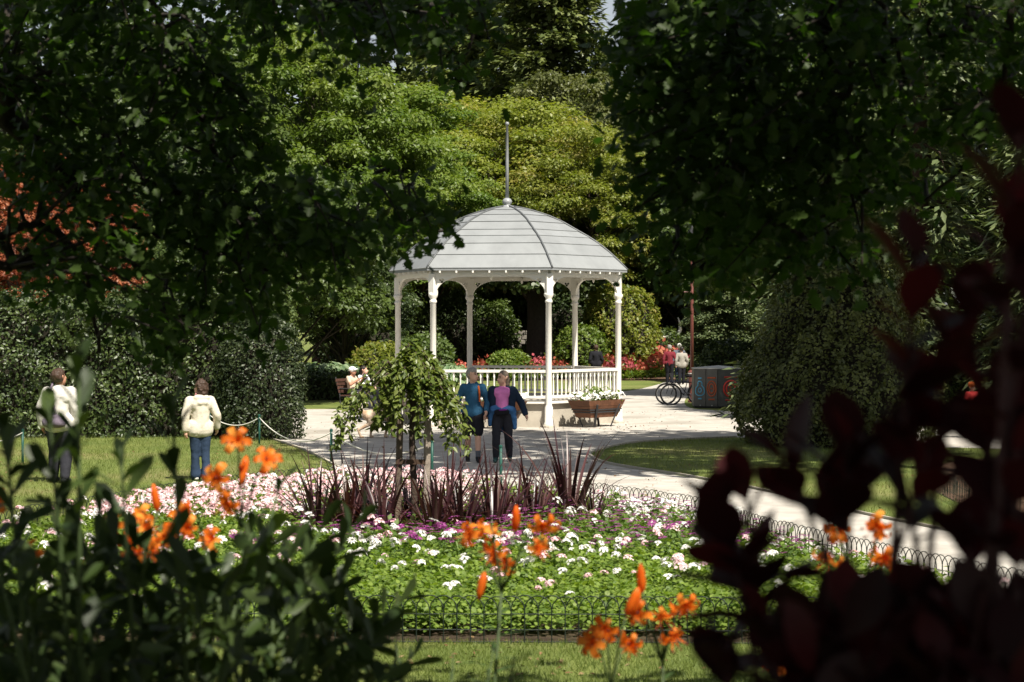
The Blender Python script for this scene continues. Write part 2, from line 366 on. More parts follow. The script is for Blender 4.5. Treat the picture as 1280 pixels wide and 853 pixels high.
def conifer(name, hgt, rad, seed, m='lf_conifer', nb=230, per=170, leaf=.34, z0=1.5, droop=.25, bark='bark', sag=.0):
    global rng
    rng = np.random.default_rng(seed)
    root = empty(name); Cs, Ns, Us = [], [], []; mb = MB()
    mb.tube([(0, 0, -.3), (0, 0, hgt * .5), (0, 0, hgt)], [hgt * .02, hgt * .012, .02], 8)
    for i in range(nb):
        t = (i + rng.random()) / nb; z = z0 + (hgt - z0) * t; a = rng.random() * 6.283
        L = rad * (1 - t) ** .75 * (.75 + .4 * rng.random()) + .3
        dirv = np.array([math.cos(a), math.sin(a), 0]); side = np.array([-dirv[1], dirv[0], 0])
        tip = dirv * L + np.array([0, 0, z - droop * L + .15 * L])
        k = max(20, int(per * (L / rad) ** 1.1)); s = rng.random(k) ** .7
        w = (rng.random(k) - .5) * .55 * L * (1 - s * .55)
        z_ = z - droop * L * s ** 1.5 + .12 * L * s - np.abs(w) * .25 + rng.normal(size=k) * .04 * L - sag * rng.random(k) * L
        c = dirv * (s * L)[:, None] + side * w[:, None]; c[:, 2] = z_
        Cs.append(c); Ns.append(np.array([0, 0, 1]) + rng.normal(size=(k, 3)) * .35 + dirv * .25)
        Us.append(dirv * 1.0 + side * np.sign(w)[:, None] * .7 + np.array([0, 0, -.15 - sag * 2]) + rng.normal(size=(k, 3)) * .25)
        if i % 2 == 0: limb(mb, (0, 0, z), dirv * L * .8 + np.array([0, 0, z - droop * L * .7]), .05, .01, .05, 4, 3)
    C = np.concatenate(Cs); N = np.concatenate(Ns); U = np.concatenate(Us)
    inst('crown', scatter('crown', C, N, U, leaf * (.6 + .8 * rng.random(len(C))), T_NEEDLE if sag else T_DIAMOND, M[m]), root)
    mb.build('trunk', M[bark], root, smooth=True)
    return root

def bush(name, shape, n, leaf, m, seed, tpl=T_DIAMOND, loc=(0, 0, 0), core='twigs_and_shade', depth=.18, rough=.10, box=None, nc=64):
    """a clipped or rounded shrub: shape(theta, v) -> radius for v in 0..1 up its height; leaves in a thick shell round a solid core, its near-black colour standing for twiggy growth and inner shade"""
    global rng
    rng = np.random.default_rng(seed)
    root = empty(name, loc)
    th = rng.random(n) * 2 * math.pi; v = rng.random(n)
    ph = rng.random(6) * 6.28
    def lump(t, vv): return 1 + rough * (np.sin(3 * t + ph[0] + 5 * vv) * .4 + np.sin(7 * t + ph[1] - 9 * vv) * .35 + np.sin(13 * t + 17 * vv + ph[2]) * .3 + np.sin(23 * t - 29 * vv + ph[3]) * .22)
    kv = rng.normal(size=(7, 3)); kv = unit(kv) * np.array([5, 6, 9, 11, 15, 21, 27])[:, None]; kp = rng.random(7) * 6.28; ka = np.array([.30, .30, .22, .22, .15, .12, .10])
    def knob(q): return (np.sin(q @ kv.T + kp) * ka).sum(1)            # bulges and hollows of the foliage
    Pn = shape(th, v, lump); e = 1e-3
    dt = shape(th + e, v, lump) - Pn; dv = shape(th, np.clip(v + e, 0, 1), lump) - Pn
    nr = unit(np.cross(dt, dv)); bad = ~np.isfinite(nr).all(1) | (np.linalg.norm(np.cross(dt, dv), axis=1) < 1e-12); nr[bad] = (0, 0, 1)
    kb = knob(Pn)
    C = Pn + nr * (kb * depth * .75 - depth * rng.random(n) ** 1.5)[:, None] + rng.normal(size=(n, 3)) * .02
    N = nr + np.array([0, 0, .35]) + rng.normal(size=(n, 3)) * .55
    U = rng.normal(size=(n, 3)) * .8 + np.array([0, 0, .25]) + nr * .5
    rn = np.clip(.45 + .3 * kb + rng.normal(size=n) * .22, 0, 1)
    inst('leaves', scatter('leaves', C, N, U, leaf * (.6 + .8 * rng.random(n)), tpl, M[m], rn), root)
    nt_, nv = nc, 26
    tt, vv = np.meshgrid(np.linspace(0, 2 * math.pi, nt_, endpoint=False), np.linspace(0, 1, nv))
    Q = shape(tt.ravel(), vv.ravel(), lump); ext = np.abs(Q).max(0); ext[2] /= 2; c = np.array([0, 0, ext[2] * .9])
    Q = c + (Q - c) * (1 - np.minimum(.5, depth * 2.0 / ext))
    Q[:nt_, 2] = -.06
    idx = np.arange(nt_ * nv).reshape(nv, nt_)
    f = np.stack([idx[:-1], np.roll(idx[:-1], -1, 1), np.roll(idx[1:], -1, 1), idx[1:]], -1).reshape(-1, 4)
    inst('shade_core', np_mesh('shade_core', Q, [f], M[core], np.full(len(Q), .3), smooth=True), root)
    return root

def egg(r, h, belly=.35, point=1.0):
    def s(t, v, lump):
        z = v * h; k = np.where(v < belly, .8 + .2 * np.sin(v / belly * math.pi / 2), np.sqrt(np.clip(1 - ((v - belly) / (1 - belly)) ** 2, 0, 1)) ** point)
        rr = r * k * lump(t, v)
        return np.stack([rr * np.cos(t), rr * np.sin(t), z * (1 + .0 * t)], -1)
    return s
def cone(r, h, p=.75):
    def s(t, v, lump):
        k = np.where(v < .1, .88 + 1.2 * v, (1 - (v - .1) / .9) ** p); rr = r * k * lump(t, v)
        return np.stack([rr * np.cos(t), rr * np.sin(t), v * h], -1)
    return s
def block(lx, ly, h):
    """hedge: a long rounded block"""
    def s(t, v, lump):
        c, si = np.cos(t), np.sin(t); k = 1 / np.maximum(np.abs(c) ** 6 + np.abs(si) ** 6, 1e-9) ** (1 / 6)
        top = np.where(v < .72, 1.0, np.sqrt(np.clip(1 - ((v - .72) / .28) ** 2, 0, 1)))
        L = lump(t * 1.0, v); z = np.where(v < .72, v / .72 * h * .93, h * .93 + (v - .72) / .28 * h * .07) * (1 + .06 * np.sin(5 * t) + .04 * np.sin(11 * t))
        return np.stack([lx * c * k * top * (1 + (L - 1) * .3), ly * si * k * top * L, z], -1)
    return s

# ------------------------------------------------------------------ ground, path, beds
def catmull(pts, n=8, closed=True):
    pts = [np.array(p[:2], float) for p in pts]; k = len(pts); out = []
    for i in range(k if closed else k - 1):
        g = lambda j: pts[j % k] if closed else pts[min(max(j, 0), k - 1)]
        p0, p1, p2, p3 = g(i - 1), g(i), g(i + 1), g(i + 2)
        for t in np.linspace(0, 1, n, endpoint=False):
            out.append(.5 * ((2 * p1) + (-p0 + p2) * t + (2 * p0 - 5 * p1 + 4 * p2 - p3) * t * t + (-p0 + 3 * p1 - 3 * p2 + p3) * t ** 3))
    if not closed: out.append(pts[-1])
    return np.array(out)
def inside(pts, poly):
    x, y = pts[:, 0], pts[:, 1]; c = np.zeros(len(pts), bool); j = len(poly) - 1
    for i in range(len(poly)):
        xi, yi = poly[i]; xj, yj = poly[j]
        if yi != yj:
            c ^= ((yi > y) != (yj > y)) & (x < (xj - xi) * (y - yi) / (yj - yi) + xi)
        j = i
    return c
def sheet(name, poly, z, m):
    bm = bmesh.new(); vs = [bm.verts.new((p[0], p[1], z)) for p in poly]; f = bm.faces.new(vs)
    if f.normal.z < 0: f.normal_flip()
    bmesh.ops.triangulate(bm, faces=bm.faces[:])
    me = bpy.data.meshes.new(name); bm.to_mesh(me); bm.free(); setmat(me, m)
    o = inst(name, me); o['kind'] = 'structure'; return o

ys = np.concatenate([np.linspace(-60, 0, 13)[:-1], np.linspace(0, 16, 49)[:-1], np.linspace(16, 150, 40)[:-1], [150, 300, 900]])
xs = np.concatenate([[-700, -200], np.linspace(-60, 60, 49), [200, 700]])
XX, YY = np.meshgrid(xs, ys)
ZZ = bank(YY) - np.where(YY > 16, .0, 0)
ii = np.arange(XX.size).reshape(XX.shape)
gf = np.stack([ii[:-1, :-1], ii[:-1, 1:], ii[1:, 1:], ii[1:, :-1]], -1).reshape(-1, 4)
ground = inst('lawn', np_mesh('lawn', np.stack([XX, YY, ZZ], -1).reshape(-1, 3), [gf], M['lawn'], smooth=True)); ground['kind'] = 'structure'

path_px = [(1500, 850), (1280, 772), (1120, 730), (960, 692), (880, 664), (770, 640), (640, 624), (560, 614), (500, 611), (440, 594), (385, 566), (335, 549), (250, 538), (120, 532), (-200, 530), (-200, 514), (200, 513), (385, 512),
           (440, 511), (500, 506), (600, 496), (700, 492), (775, 490), (815, 483), (845, 474), (880, 470), (905, 471), (880, 484), (858, 498), (862, 510), (905, 514), (1000, 524), (1300, 540), (1500, 550), (1500, 572), (1300, 563), (1100, 557), (920, 547), (800, 553), (745, 564),
           (738, 572), (765, 582), (860, 597), (960, 616), (1060, 640), (1200, 668), (1400, 705), (1600, 760)]
path_poly = catmull([G(*p) for p in path_px], 5)
sheet('path', path_poly, .004, M['path'])
bed_pts = [(-7.5, 19.0), (-6.8, 17.2), (-5, 16.6), (-2, 16.55), (1, 16.5), (3.5, 16.4), (4.9, 16.7), (4.75, 17.8), (3.9, 20), (2.95, 23.0), (2.45, 25.6), (1.45, 27.6), (.2, 29.6), (-1.0, 31.0), (-2.3, 31.6), (-3.6, 30.4), (-4.6, 28.4), (-5.6, 25.5), (-6.7, 22.5)]
bed_poly = catmull(bed_pts, 8)
sheet('flower_bed_soil', bed_poly, .008, M['soil'])
mulch_poly = catmull([G(1150, 590), G(1210, 576), G(1330, 572), G(1500, 590), G(1500, 650), G(1330, 655), G(1230, 640), G(1165, 612)], 6)
sheet('mulched_bed_soil', mulch_poly, .008, M['mulch'])
far_bed = catmull([(-22, 88), (-9, 90), (-4, 92), (2, 93), (9, 93), (14, 98), (14, 112), (-22, 112)], 6)
sheet('far_border_soil', far_bed, .006, M['mulch'])

def grass_field(name, poly, n, size, label, avoid=()):
    b0, b1 = poly.min(0), poly.max(0)
    q = b0 + (b1 - b0) * rng.random((n, 2)); k = inside(q, poly)
    for a in avoid: k &= ~inside(q, a)
    q = q[k]; C = np.column_stack([q, bank(q[:, 1]) - .003]); n = len(C)
    N = np.column_stack([rng.normal(size=(n, 2)), np.full(n, .3)]); U = np.column_stack([rng.normal(size=(n, 2)) * .45, np.full(n, 1.0)])
    patch = .5 + .5 * np.sin(q[:, 0] * .9 + 1.3 * np.sin(q[:, 1] * .5)) * np.sin(q[:, 1] * .7 + .6)
    o = inst(name, scatter(name, C, N, U, size * (.5 + rng.random(n)), T_BLADE, M['grass'], np.clip(patch * .5 + rng.random(n) * .5, 0, 1)))
    return tag(o, label, 'grass', kind='stuff')
grass_field('grass', np.array([(-4, 13.2), (5, 13.2), (5, 16.6), (-4, 16.6)]), 60000, .05, 'sunlit mown grass strip in front of the low wire edging', [bed_poly])
left_lawn = catmull([(-13, 24), (-7.5, 20), (-5.9, 25.5), (-4.8, 28.6), (-3.7, 30.8), (-2.4, 32.0)] + [tuple(G(*p)[:2]) for p in ((440, 595), (385, 567), (335, 550))] + [(-6.2, 46.5), (-14, 46.5)], 5)
grass_field('grass', left_lawn, 90000, .07, 'mown grass lawn where the two people in pale jackets stand', [bed_poly, path_poly])
right_lawn = catmull([G(*p) for p in ((738, 571), (745, 565), (800, 554), (920, 548), (1100, 558), (1300, 564), (1600, 575), (1600, 750), (1400, 704), (1200, 667), (1060, 639), (960, 615), (860, 596), (765, 581))], 5)
grass_field('grass', right_lawn, 60000, .07, 'shaded grass lawn in the bend of the path under the conical evergreen', [path_poly, mulch_poly])

# ------------------------------------------------------------------ bandstand
BX, BY, BR = -.13, 53.5, 3.0
A0 = 20.8                                              # angle of the front column from the line of sight
def hexpt(r, k, z=0.0, off=0.0):
    a = R(A0 + 60 * k + off); return Vector((r * math.sin(a), -r * math.cos(a), z))
band = tag(empty('bandstand', (BX, BY, 0)), 'white hexagonal bandstand with grey domed metal roof and tall finial', 'bandstand')
def hexprism(mb, r, z0, z1, r1=None):
    v = [hexpt(r, k, z0) for k in range(6)] + [hexpt(r1 or r, k, z1) for k in range(6)]
    mb.add(v, [(5, 4, 3, 2, 1, 0), (6, 7, 8, 9, 10, 11)] + [(k, (k + 1) % 6, 6 + (k + 1) % 6, 6 + k) for k in range(6)])
mb = MB(); hexprism(mb, 2.86, -.1, .60); mb.build('plinth', M['concrete'], band)
mb = MB(); hexprism(mb, 2.98, .603, .70); rounded(mb.build('floor', M['white'], band), .012)
mb = MB(); hexprism(mb, 2.84, .703, .715); mb.build('deck', M['floorboards'], band)
col = MB()
col.lathe([(.125, -.05), (.125, .12), (.105, .15), (.105, .52), (.085, .56), (.08, .60), (.075, 3.18), (.095, 3.20), (.095, 3.24), (.078, 3.26), (.078, 3.30), (.12, 3.37), (.12, 3.42), (.09, 3.45)], 16)
colme = col.mesh('column', M['white'], True)
for p in colme.polygons: p.use_smooth = len(p.vertices) == 4
blk = MB(); blk.box((0, 0, 3.68), (.17, .17, .50)); blkme = blk.mesh('column_block', M['white'])
foot = MB(); foot.lathe([(.16, -.05), (.16, .05), (.13, .09)], 12); footme = foot.mesh('column_foot', M['concrete'])
for k in range(6):
    p = hexpt(BR, k); c = inst('column', colme, band, p)
    inst('column_block', blkme, c, rot=(0, 0, R(A0 + 60 * k))); inst('column_foot', footme, c)
# arched spandrel boards with trefoil cut-outs: a filled 2D outline with real holes
side = BR
def arch_mesh():
    cu = bpy.data.curves.new('arch', 'CURVE'); cu.dimensions = '2D'; cu.fill_mode = 'BOTH'; cu.extrude = .03
    def poly(pts):
        s = cu.splines.new('POLY'); s.points.add(len(pts) - 1); s.use_cyclic_u = True
        for q, (x, y) in zip(s.points, pts): q.co = (x, y, 0, 1)
    w = side / 2 - .06; r = .66; top = .455
    pts = [(-w, .52), (w, .52), (w, 0)]
    pts += [(w - .02 - r * (1 - math.cos(a)), top * math.sin(a)) for a in np.linspace(0, math.pi / 2, 9)]
    pts += [(-(w - .02 - r * (1 - math.cos(a))), top * math.sin(a)) for a in np.linspace(math.pi / 2, 0, 9)]
    pts += [(-w, 0)]
    poly(pts)
    for sx in (-1, 1):
        for dx, dy in ((-.035, .0), (.035, .0), (0, -.05)):
            poly([(sx * (w - .17) + dx + .033 * math.cos(a), .375 + dy + .033 * math.sin(a)) for a in np.linspace(0, 2 * math.pi, 9)[:-1]])
    o = bpy.data.objects.new('tmp_arch', cu); COL.objects.link(o)
    dg = bpy.context.evaluated_depsgraph_get(); me = bpy.data.meshes.new_from_object(o.evaluated_get(dg))
    bpy.data.objects.remove(o); setmat(me, M['white']) if not me.materials else None
    return me
archme = arch_mesh(); archme.name = 'arch_board'
beam = MB().box((0, 0, .0), (side - .02, .12, .16)).mesh('fascia_beam', M['white'])
gut = MB().box((0, 0, 0), (side * 1.075, .07, .07)).mesh('gutter', M['finial'])
tail = MB().box((0, 0, 0), (.045, .20, .07)).mesh('rafter_tail', M['white'])
pend = MB().lathe([(.01, -.16), (.035, -.10), (.02, -.05), (.04, 0)], 8).mesh('pendant', M['white'], True)
toprail = MB().box((0, 0, 0), (side - .16, .09, .07)).mesh('top_rail', M['white'])
botrail = MB().box((0, 0, 0), (side - .16, .06, .06)).mesh('bottom_rail', M['white'])
bal = MB().lathe([(.024, 0), (.024, .05), (.018, .09), (.03, .14), (.02, .30), (.017, .48), (.028, .53), (.018, .56), (.026, .60), (.026, .66)], 7)
balme = bal.mesh('baluster', M['white'], True)
for k in range(6):
    a, b = hexpt(BR, k), hexpt(BR, k + 1); mid = (a + b) / 2; ang = math.atan2((b - a).y, (b - a).x); out = mid.normalized()
    inst('arch_board', archme, band, mid + Vector((0, 0, 3.40)), (R(90), 0, ang))
    inst('fascia_beam', beam, band, mid + Vector((0, 0, 3.985)), (0, 0, ang))
    g = inst('gutter', gut, band, mid * 1.065 + Vector((0, 0, 4.05)), (0, 0, ang))
    for j in range(7):
        q = inst('rafter_tail', tail, band, a + (b - a) * (j + .5) / 7 + out * .10 + Vector((0, 0, 3.99)), (0, 0, ang))
    inst('pendant', pend, band, mid * .97 + Vector((0, 0, 3.93)))
    if k == 3: continue                                 # the way in, on the far side
    rl = inst('railing', toprail, band, mid + Vector((0, 0, 1.44)), (0, 0, ang))
    inst('bottom_rail', botrail, rl, (0, 0, -.66))
    n = 16
    for j in range(n): inst('baluster', balme, rl, ((j + .5) / n * (side - .2) - (side - .2) / 2, 0, -.67))
# domed roof: six facets of lapped sheets over a dark underlay, ribs on the hips
prof_r = np.array([1, .90, .79, .69, .585, .415, .19, .04]); prof_z = np.array([0, .19, .37, .50, .61, .80, .945, .995])
RE, ZE, ZT = 3.24, 4.075, 5.80
def prof(t):
    zz = np.interp(t, np.linspace(0, 1, 8), prof_z); rr = np.interp(t, np.linspace(0, 1, 8), prof_r); return RE * rr, ZE + (ZT - ZE) * zz
def profs(t):                                           # smoothed profile
    q = [prof(min(1, max(0, t + d))) for d in (-.06, -.03, 0, .03, .06)]
    return (np.mean([a for a, _ in q]), np.mean([b for _, b in q])) if .06 < t < .94 else prof(t)
mb = MB(); nr = 24
v = []
for i in range(nr + 1):
    r, z = profs(i / nr); v += [hexpt(r - .03, k, z - .035) for k in range(6)]
mb.add(v, [(i * 6 + k, i * 6 + (k + 1) % 6, (i + 1) * 6 + (k + 1) % 6, (i + 1) * 6 + k) for i in range(nr) for k in range(6)] + [(5, 4, 3, 2, 1, 0)])
mb.build('roof_underlay', M['underlay'], band)
rows = [0, .155, .30, .43, .55, .66, .76, .855, .975]
for ri in range(len(rows) - 1):
    t0, t1 = rows[ri] + (.002 if ri else 0), rows[ri + 1] - .0028
    mb = MB(); v = []
    for i in range(4):
        t = t0 + (t1 - t0) * i / 3; r, z = profs(t); lift = .010 * (1 - i / 3)
        pa, pb = hexpt(r, 0, z), hexpt(r, 1, z); e = (pb - pa).normalized() * .006; o_ = ((pa + pb) / 2); o_.z = 0; o_ = o_.normalized() * lift
        v += [pa + e + o_ + Vector((0, 0, lift)), pb - e + o_ + Vector((0, 0, lift))]
    top = list(v); n = len(v); v2 = [p - Vector((0, 0, .018)) - Vector((p.x, p.y, 0)).normalized() * .008 for p in v]
    fs = [(2 * i, 2 * i + 1, 2 * i + 3, 2 * i + 2) for i in range(3)]
    fs += [(1, 0, n, n + 1), (n - 2, n - 1, 2 * n - 1, 2 * n - 2)] + [(2 * i + 1, n + 2 * i + 1, n + 2 * i + 3, 2 * i + 3) for i in range(3)] + [(2 * i, 2 * i + 2, n + 2 * i + 2, n + 2 * i) for i in range(3)]
    mb.add(v + v2, fs); me = mb.mesh('roof_panel', M['roof'])
    for k in range(6): inst('roof_panel', me, band, rot=(0, 0, R(60 * k)))
mb = MB(); mb.tube([hexpt(*(lambda q: (q[0] + .012, 0, q[1] + .014))(profs(t))) for t in np.linspace(0, 1, 25)], .026, 6)
ribme = mb.mesh('roof_rib', M['rib'], True)
for k in range(6): inst('roof_rib', ribme, band, rot=(0, 0, R(60 * k)))
fin = MB(); fin.lathe([(.22, 5.76), (.18, 5.81), (.08, 5.84), (.12, 5.88), (.135, 5.94), (.10, 6.0), (.05, 6.03)], 14)
fo = fin.build('roof_cap', M['finial'], band, smooth=True)
MB().lathe([(.05, 6.02), (.044, 7.0), (.034, 7.98), (.052, 7.99), (.055, 8.04), (.03, 8.07), (.008, 8.08)], 10).build('finial_pole', M['finial'], band, smooth=True)

# ------------------------------------------------------------------ planters with white flowers
def planter(loc, rz, label, label2):
    root = tag(empty('planter', loc, rz, 1.12), label, 'planter', 'wooden planters by the bandstand')
    w0, w1, h0, h1, dp0, dp1 = .98, 1.38, .22, .62, .42, .62
    def ring(t): return (w0 + (w1 - w0) * t, dp0 + (dp1 - dp0) * t, h0 + (h1 - h0) * t)
    for i in range(3):
        t0, t1 = i / 3 + .006, (i + 1) / 3 - .006
        (a0, b0, z0), (a1, b1, z1) = ring(t0), ring(t1); th = .035
        for s in range(4):
            def cs(a, b, z): return [Vector((-a / 2, -b / 2, z)), Vector((a / 2, -b / 2, z)), Vector((a / 2, b / 2, z)), Vector((-a / 2, b / 2, z))]
            lo, hi = cs(a0, b0, z0), cs(a1, b1, z1); p = [lo[s], lo[(s + 1) % 4], hi[(s + 1) % 4], hi[s]]
            li, hj = cs(a0 - 2 * th, b0 - 2 * th, z0), cs(a1 - 2 * th, b1 - 2 * th, z1); q = [li[s], li[(s + 1) % 4], hj[(s + 1) % 4], hj[s]]
            MB().add(p + q, [(0, 1, 2, 3), (7, 6, 5, 4), (0, 4, 5, 1), (3, 2, 6, 7), (1, 5, 6, 2), (0, 3, 7, 4)]).build('plank', M['planter'], root)
    mb = MB(); mb.box((0, 0, h1 - .06), (w1 - .12, dp1 - .12, .02)); mb.build('soil', M['soil'], root)
    for sx in (-1, 1):
        for sy in (-1, 1):
            MB().beam((sx * .30, sy * .17, 0), (sx * .42, sy * (.345), h1 - .10), .045, .03).build('leg', M['iron'], root)
    for t in (.32, .46):
        a, b, z = ring(t); m2 = MB()
        c = [(-a / 2 - .012, -b / 2 - .012, z), (a / 2 + .012, -b / 2 - .012, z), (a / 2 + .012, b / 2 + .012, z), (-a / 2 - .012, b / 2 + .012, z)]
        for s in range(4): m2.beam(c[s], c[(s + 1) % 4], .012, .03)
        m2.build('iron_band', M['iron'], root)
    # planting
    fl = tag(empty('flowering_plant', (loc[0], loc[1], (h1 - .05) * 1.12), rz, 1.12), label2, 'flowers', 'white flowers in the planters')
    n = 520; C = np.column_stack([(rng.random(n) - .5) * 1.2, (rng.random(n) - .5) * .5, .02 + .20 * rng.random(n) ** 1.4]); C[:120, 2] += .14; C[:120, 0] *= .35
    inst('leaves', scatter('leaves', C, rng.normal(size=(n, 3)) * .5 + [0, 0, .8], rng.normal(size=(n, 3)), .085 * (.6 + .7 * rng.random(n)), T_DIAMOND, M['lf_bed']), fl)
    n = 230; C = np.column_stack([(rng.random(n) - .5) * 1.36, (rng.random(n) - .5) * .62, .07 + .16 * rng.random(n)])
    c5 = np.repeat(C, 4, 0); a = np.tile(np.arange(4) * 1.571, n) + np.repeat(rng.random(n), 4)
    U = np.column_stack([np.cos(a), np.sin(a), .2 * np.ones(4 * n)]); N = np.repeat(np.column_stack([rng.normal(size=(n, 2)) * .5 - [0, .5], np.ones(n)]), 4, 0)
    inst('blossoms', scatter('blossoms', c5, N, U, .048, T_ROUND, M['petal_white']), fl)['kind'] = 'stuff'
planter((2.18, 51.2, .004), R(50), 'brown slatted wooden planter on iron legs beside the front bandstand column', 'white flowers filling the planter right of the front column')
planter((-.42, 50.25, .004), R(-9.5), 'brown wooden planter half hidden behind the walking woman', 'white and pink flowers in the planter behind the walking woman')

# ------------------------------------------------------------------ trees behind and around
def place(root, x, y, rz=0.0, sc=1.0, label=None, cat='tree', group=None, m=None, sz=None):
    root.location = (x, y, 0); root.rotation_euler = (0, 0, rz); root.scale = (sc, sc, sz or sc)
    tag(root, label, cat, group)
    if m:
        for ch in root.children:
            if ch.name.split('.')[0] in ('crown', 'leaves'): override(ch, M[m])
    return root
def X(px, d): return (px - 640) / F * d
yel = broadleaf('broadleaf_tree', 13.5, 5.2, 1.6, 200, 430, .165, 'lf_yel', 11, T_DIAMOND, .62, .165)
grn = broadleaf('broadleaf_tree', 13.0, 4.8, 1.4, 200, 420, .165, 'lf_grn', 12, T_DIAMOND, .72, .17)
drk = broadleaf('broadleaf_tree', 9.0, 4.4, .6, 160, 380, .18, 'lf_dark', 13, T_DIAMOND, .7, .22, 'bark_dark')
con = conifer('conifer_tree', 32, 6.2, 14, nb=470, per=220, leaf=.40)
ced = conifer('cedar_tree', 17, 5.2, 15, 'lf_cedar', 150, 260, .40, 1.0, .55, 'bark_red', .16)
GB = 'trees behind the bandstand'
place(yel, X(655, 112), 112, .4, 1.42, 'yellow-green broadleaf tree directly behind the bandstand finial', group=GB, sz=1.2)
place(copy_tree(yel), X(740, 106), 106, 2.4, 1.05, 'smaller yellow-green tree just right of the bandstand dome', group=GB)
place(copy_tree(yel), X(585, 120), 120, 4.1, 1.6, 'tall yellow-green tree behind the left half of the dome', group=GB, sz=1.3)
place(copy_tree(yel), X(520, 102), 102, 5.3, .98, 'low yellow-green tree left of the bandstand dome', group=GB, m='lf_grn')
place(grn, X(400, 96), 96, 0, 1.32, 'fresh green tree in full sun left of the bandstand', group=GB)
place(copy_tree(grn), X(478, 112), 112, 1.9, 1.6, 'tall fresh green tree between sunny left tree and dome', group=GB, sz=1.32)
place(copy_tree(grn), X(325, 106), 106, 3.2, 1.55, 'green tree seen through the gap in the oak canopy', group=GB)
place(copy_tree(grn), X(722, 128), 128, 4.4, 1.55, 'olive green tree below the tall conifer', group=GB, m='lf_olive')
place(con, X(690, 142), 142, 0, 1.28, 'tall dark conifer rising above the bandstand finial', group=GB)
place(copy_tree(con), X(575, 150), 150, 2.0, 1.15, 'second dark conifer behind the yellow-green trees', group=GB)
place(copy_tree(drk), X(805, 116), 116, 3.7, 1.5, 'dark tree right of the small yellow-green tree', group=GB, m='lf_mid')
place(copy_tree(con), X(862, 118), 118, 4.0, .72, 'dark conifer behind the red lamp post', group='trees on the right', m='lf_cedar')
place(copy_tree(drk), X(893, 106), 106, 5.1, 1.3, 'dark bushy tree between lamp post and conical evergreen', group='trees on the right', m='lf_mid')
place(copy_tree(con), X(905, 90), 90, 1.3, .36, 'broad feathery conifer behind the recycling bins', group='trees on the right', m='lf_cedar', sz=.30)
place(copy_tree(grn), X(935, 112), 112, 5.0, 1.3, 'mid green tree behind the feathery conifer', group='trees on the right', m='lf_mid')
place(ced, X(1150, 56), 56, 1.0, 1.0, 'drooping grey-green cedar behind the conical evergreen', group='trees on the right')
place(copy_tree(ced), X(1390, 52), 52, 2.6, .95, 'drooping cedar at the right edge of the picture', group='trees on the right')
place(copy_tree(drk), X(1040, 72), 72, 1.1, 1.35, 'dark tree above the conical evergreen', group='trees on the right', m='lf_mid')
place(copy_tree(grn), X(1240, 78), 78, 2.2, 1.2, 'green tree behind the drooping cedars', group='trees on the right', m='lf_mid')
place(copy_tree(drk), X(960, 134), 134, 2.9, 2.4, 'tall dark tree behind the hanging oak branches', group='trees on the right', m='lf_mid')
place(copy_tree(drk), X(430, 86), 86, 2.2, .8, 'dark shrubby tree behind the bench', group='trees on the left')
place(drk, X(505, 106), 106, 0, .9, 'dark tree seen through the left bandstand arches', group='trees on the left')
place(copy_tree(drk), X(615, 112), 112, 1.5, .85, 'dark tree seen through the middle bandstand arch', group=GB, m='lf_mid')
place(copy_tree(drk), X(350, 66), 66, 4.6, .92, 'dark tree above the clipped round holly', group='trees on the left', m='lf_mid')
place(copy_tree(grn), X(270, 56), 56, 1.2, .52, 'light green tree catching sun above the hedge', group='trees on the left', m='lf_mid')
place(copy_tree(yel), X(60, 60), 60, 3.0, .62, 'copper-orange tree behind the oak limbs', group='trees on the left', m='lf_oranged')
place(copy_tree(con), X(20, 64), 64, .6, .28, 'small feathery conifer above the hedge by the man', group='trees on the left')
place(copy_tree(drk), X(170, 70), 70, 2.7, 1.15, 'dark tree behind the copper-orange tree', group='trees on the left')
place(copy_tree(drk), X(-30, 78), 78, .7, 1.5, 'tall dark tree at the left edge of the picture', group='trees on the left')
place(copy_tree(grn), X(200, 92), 92, .2, 1.35, 'tall green tree beyond the oak at far left', group='trees on the left', m='lf_mid')
# big trees at the right whose crowns shade the path and the lawn, above the frame
sh1 = broadleaf('broadleaf_tree', 21, 7.6, 10.2, 105, 105, .34, 'lf_mid', 31, T_ROUND, .6, .21, trunk_r=.38)
for ch in sh1.children:
    if ch.name.startswith('crown'): ch.location.x = -2.2
place(sh1, 10.0, 32.5, 0, 1, 'tall shade tree over the path, its crown out of view')

# the wood far behind: reads as one mass
cen = np.column_stack([-95 + 190 * rng.random(3600), 158 + 16 * rng.random(3600), 1 + 34 * rng.random(3600) ** .85])
cen = cen[(np.abs(cen[:, 0] - 8.0) > 3.4) | (cen[:, 2] < 22)]
Cc, Nn, Uu = clump_leaves(cen, np.full(len(cen), 3.0), 24, .8)
tag(inst('far_wood', scatter('far_wood', Cc, Nn, Uu, 1.2, T_DIAMOND, M['lf_dark'])), 'dark mass of woodland far behind the park trees', 'wood', kind='stuff')

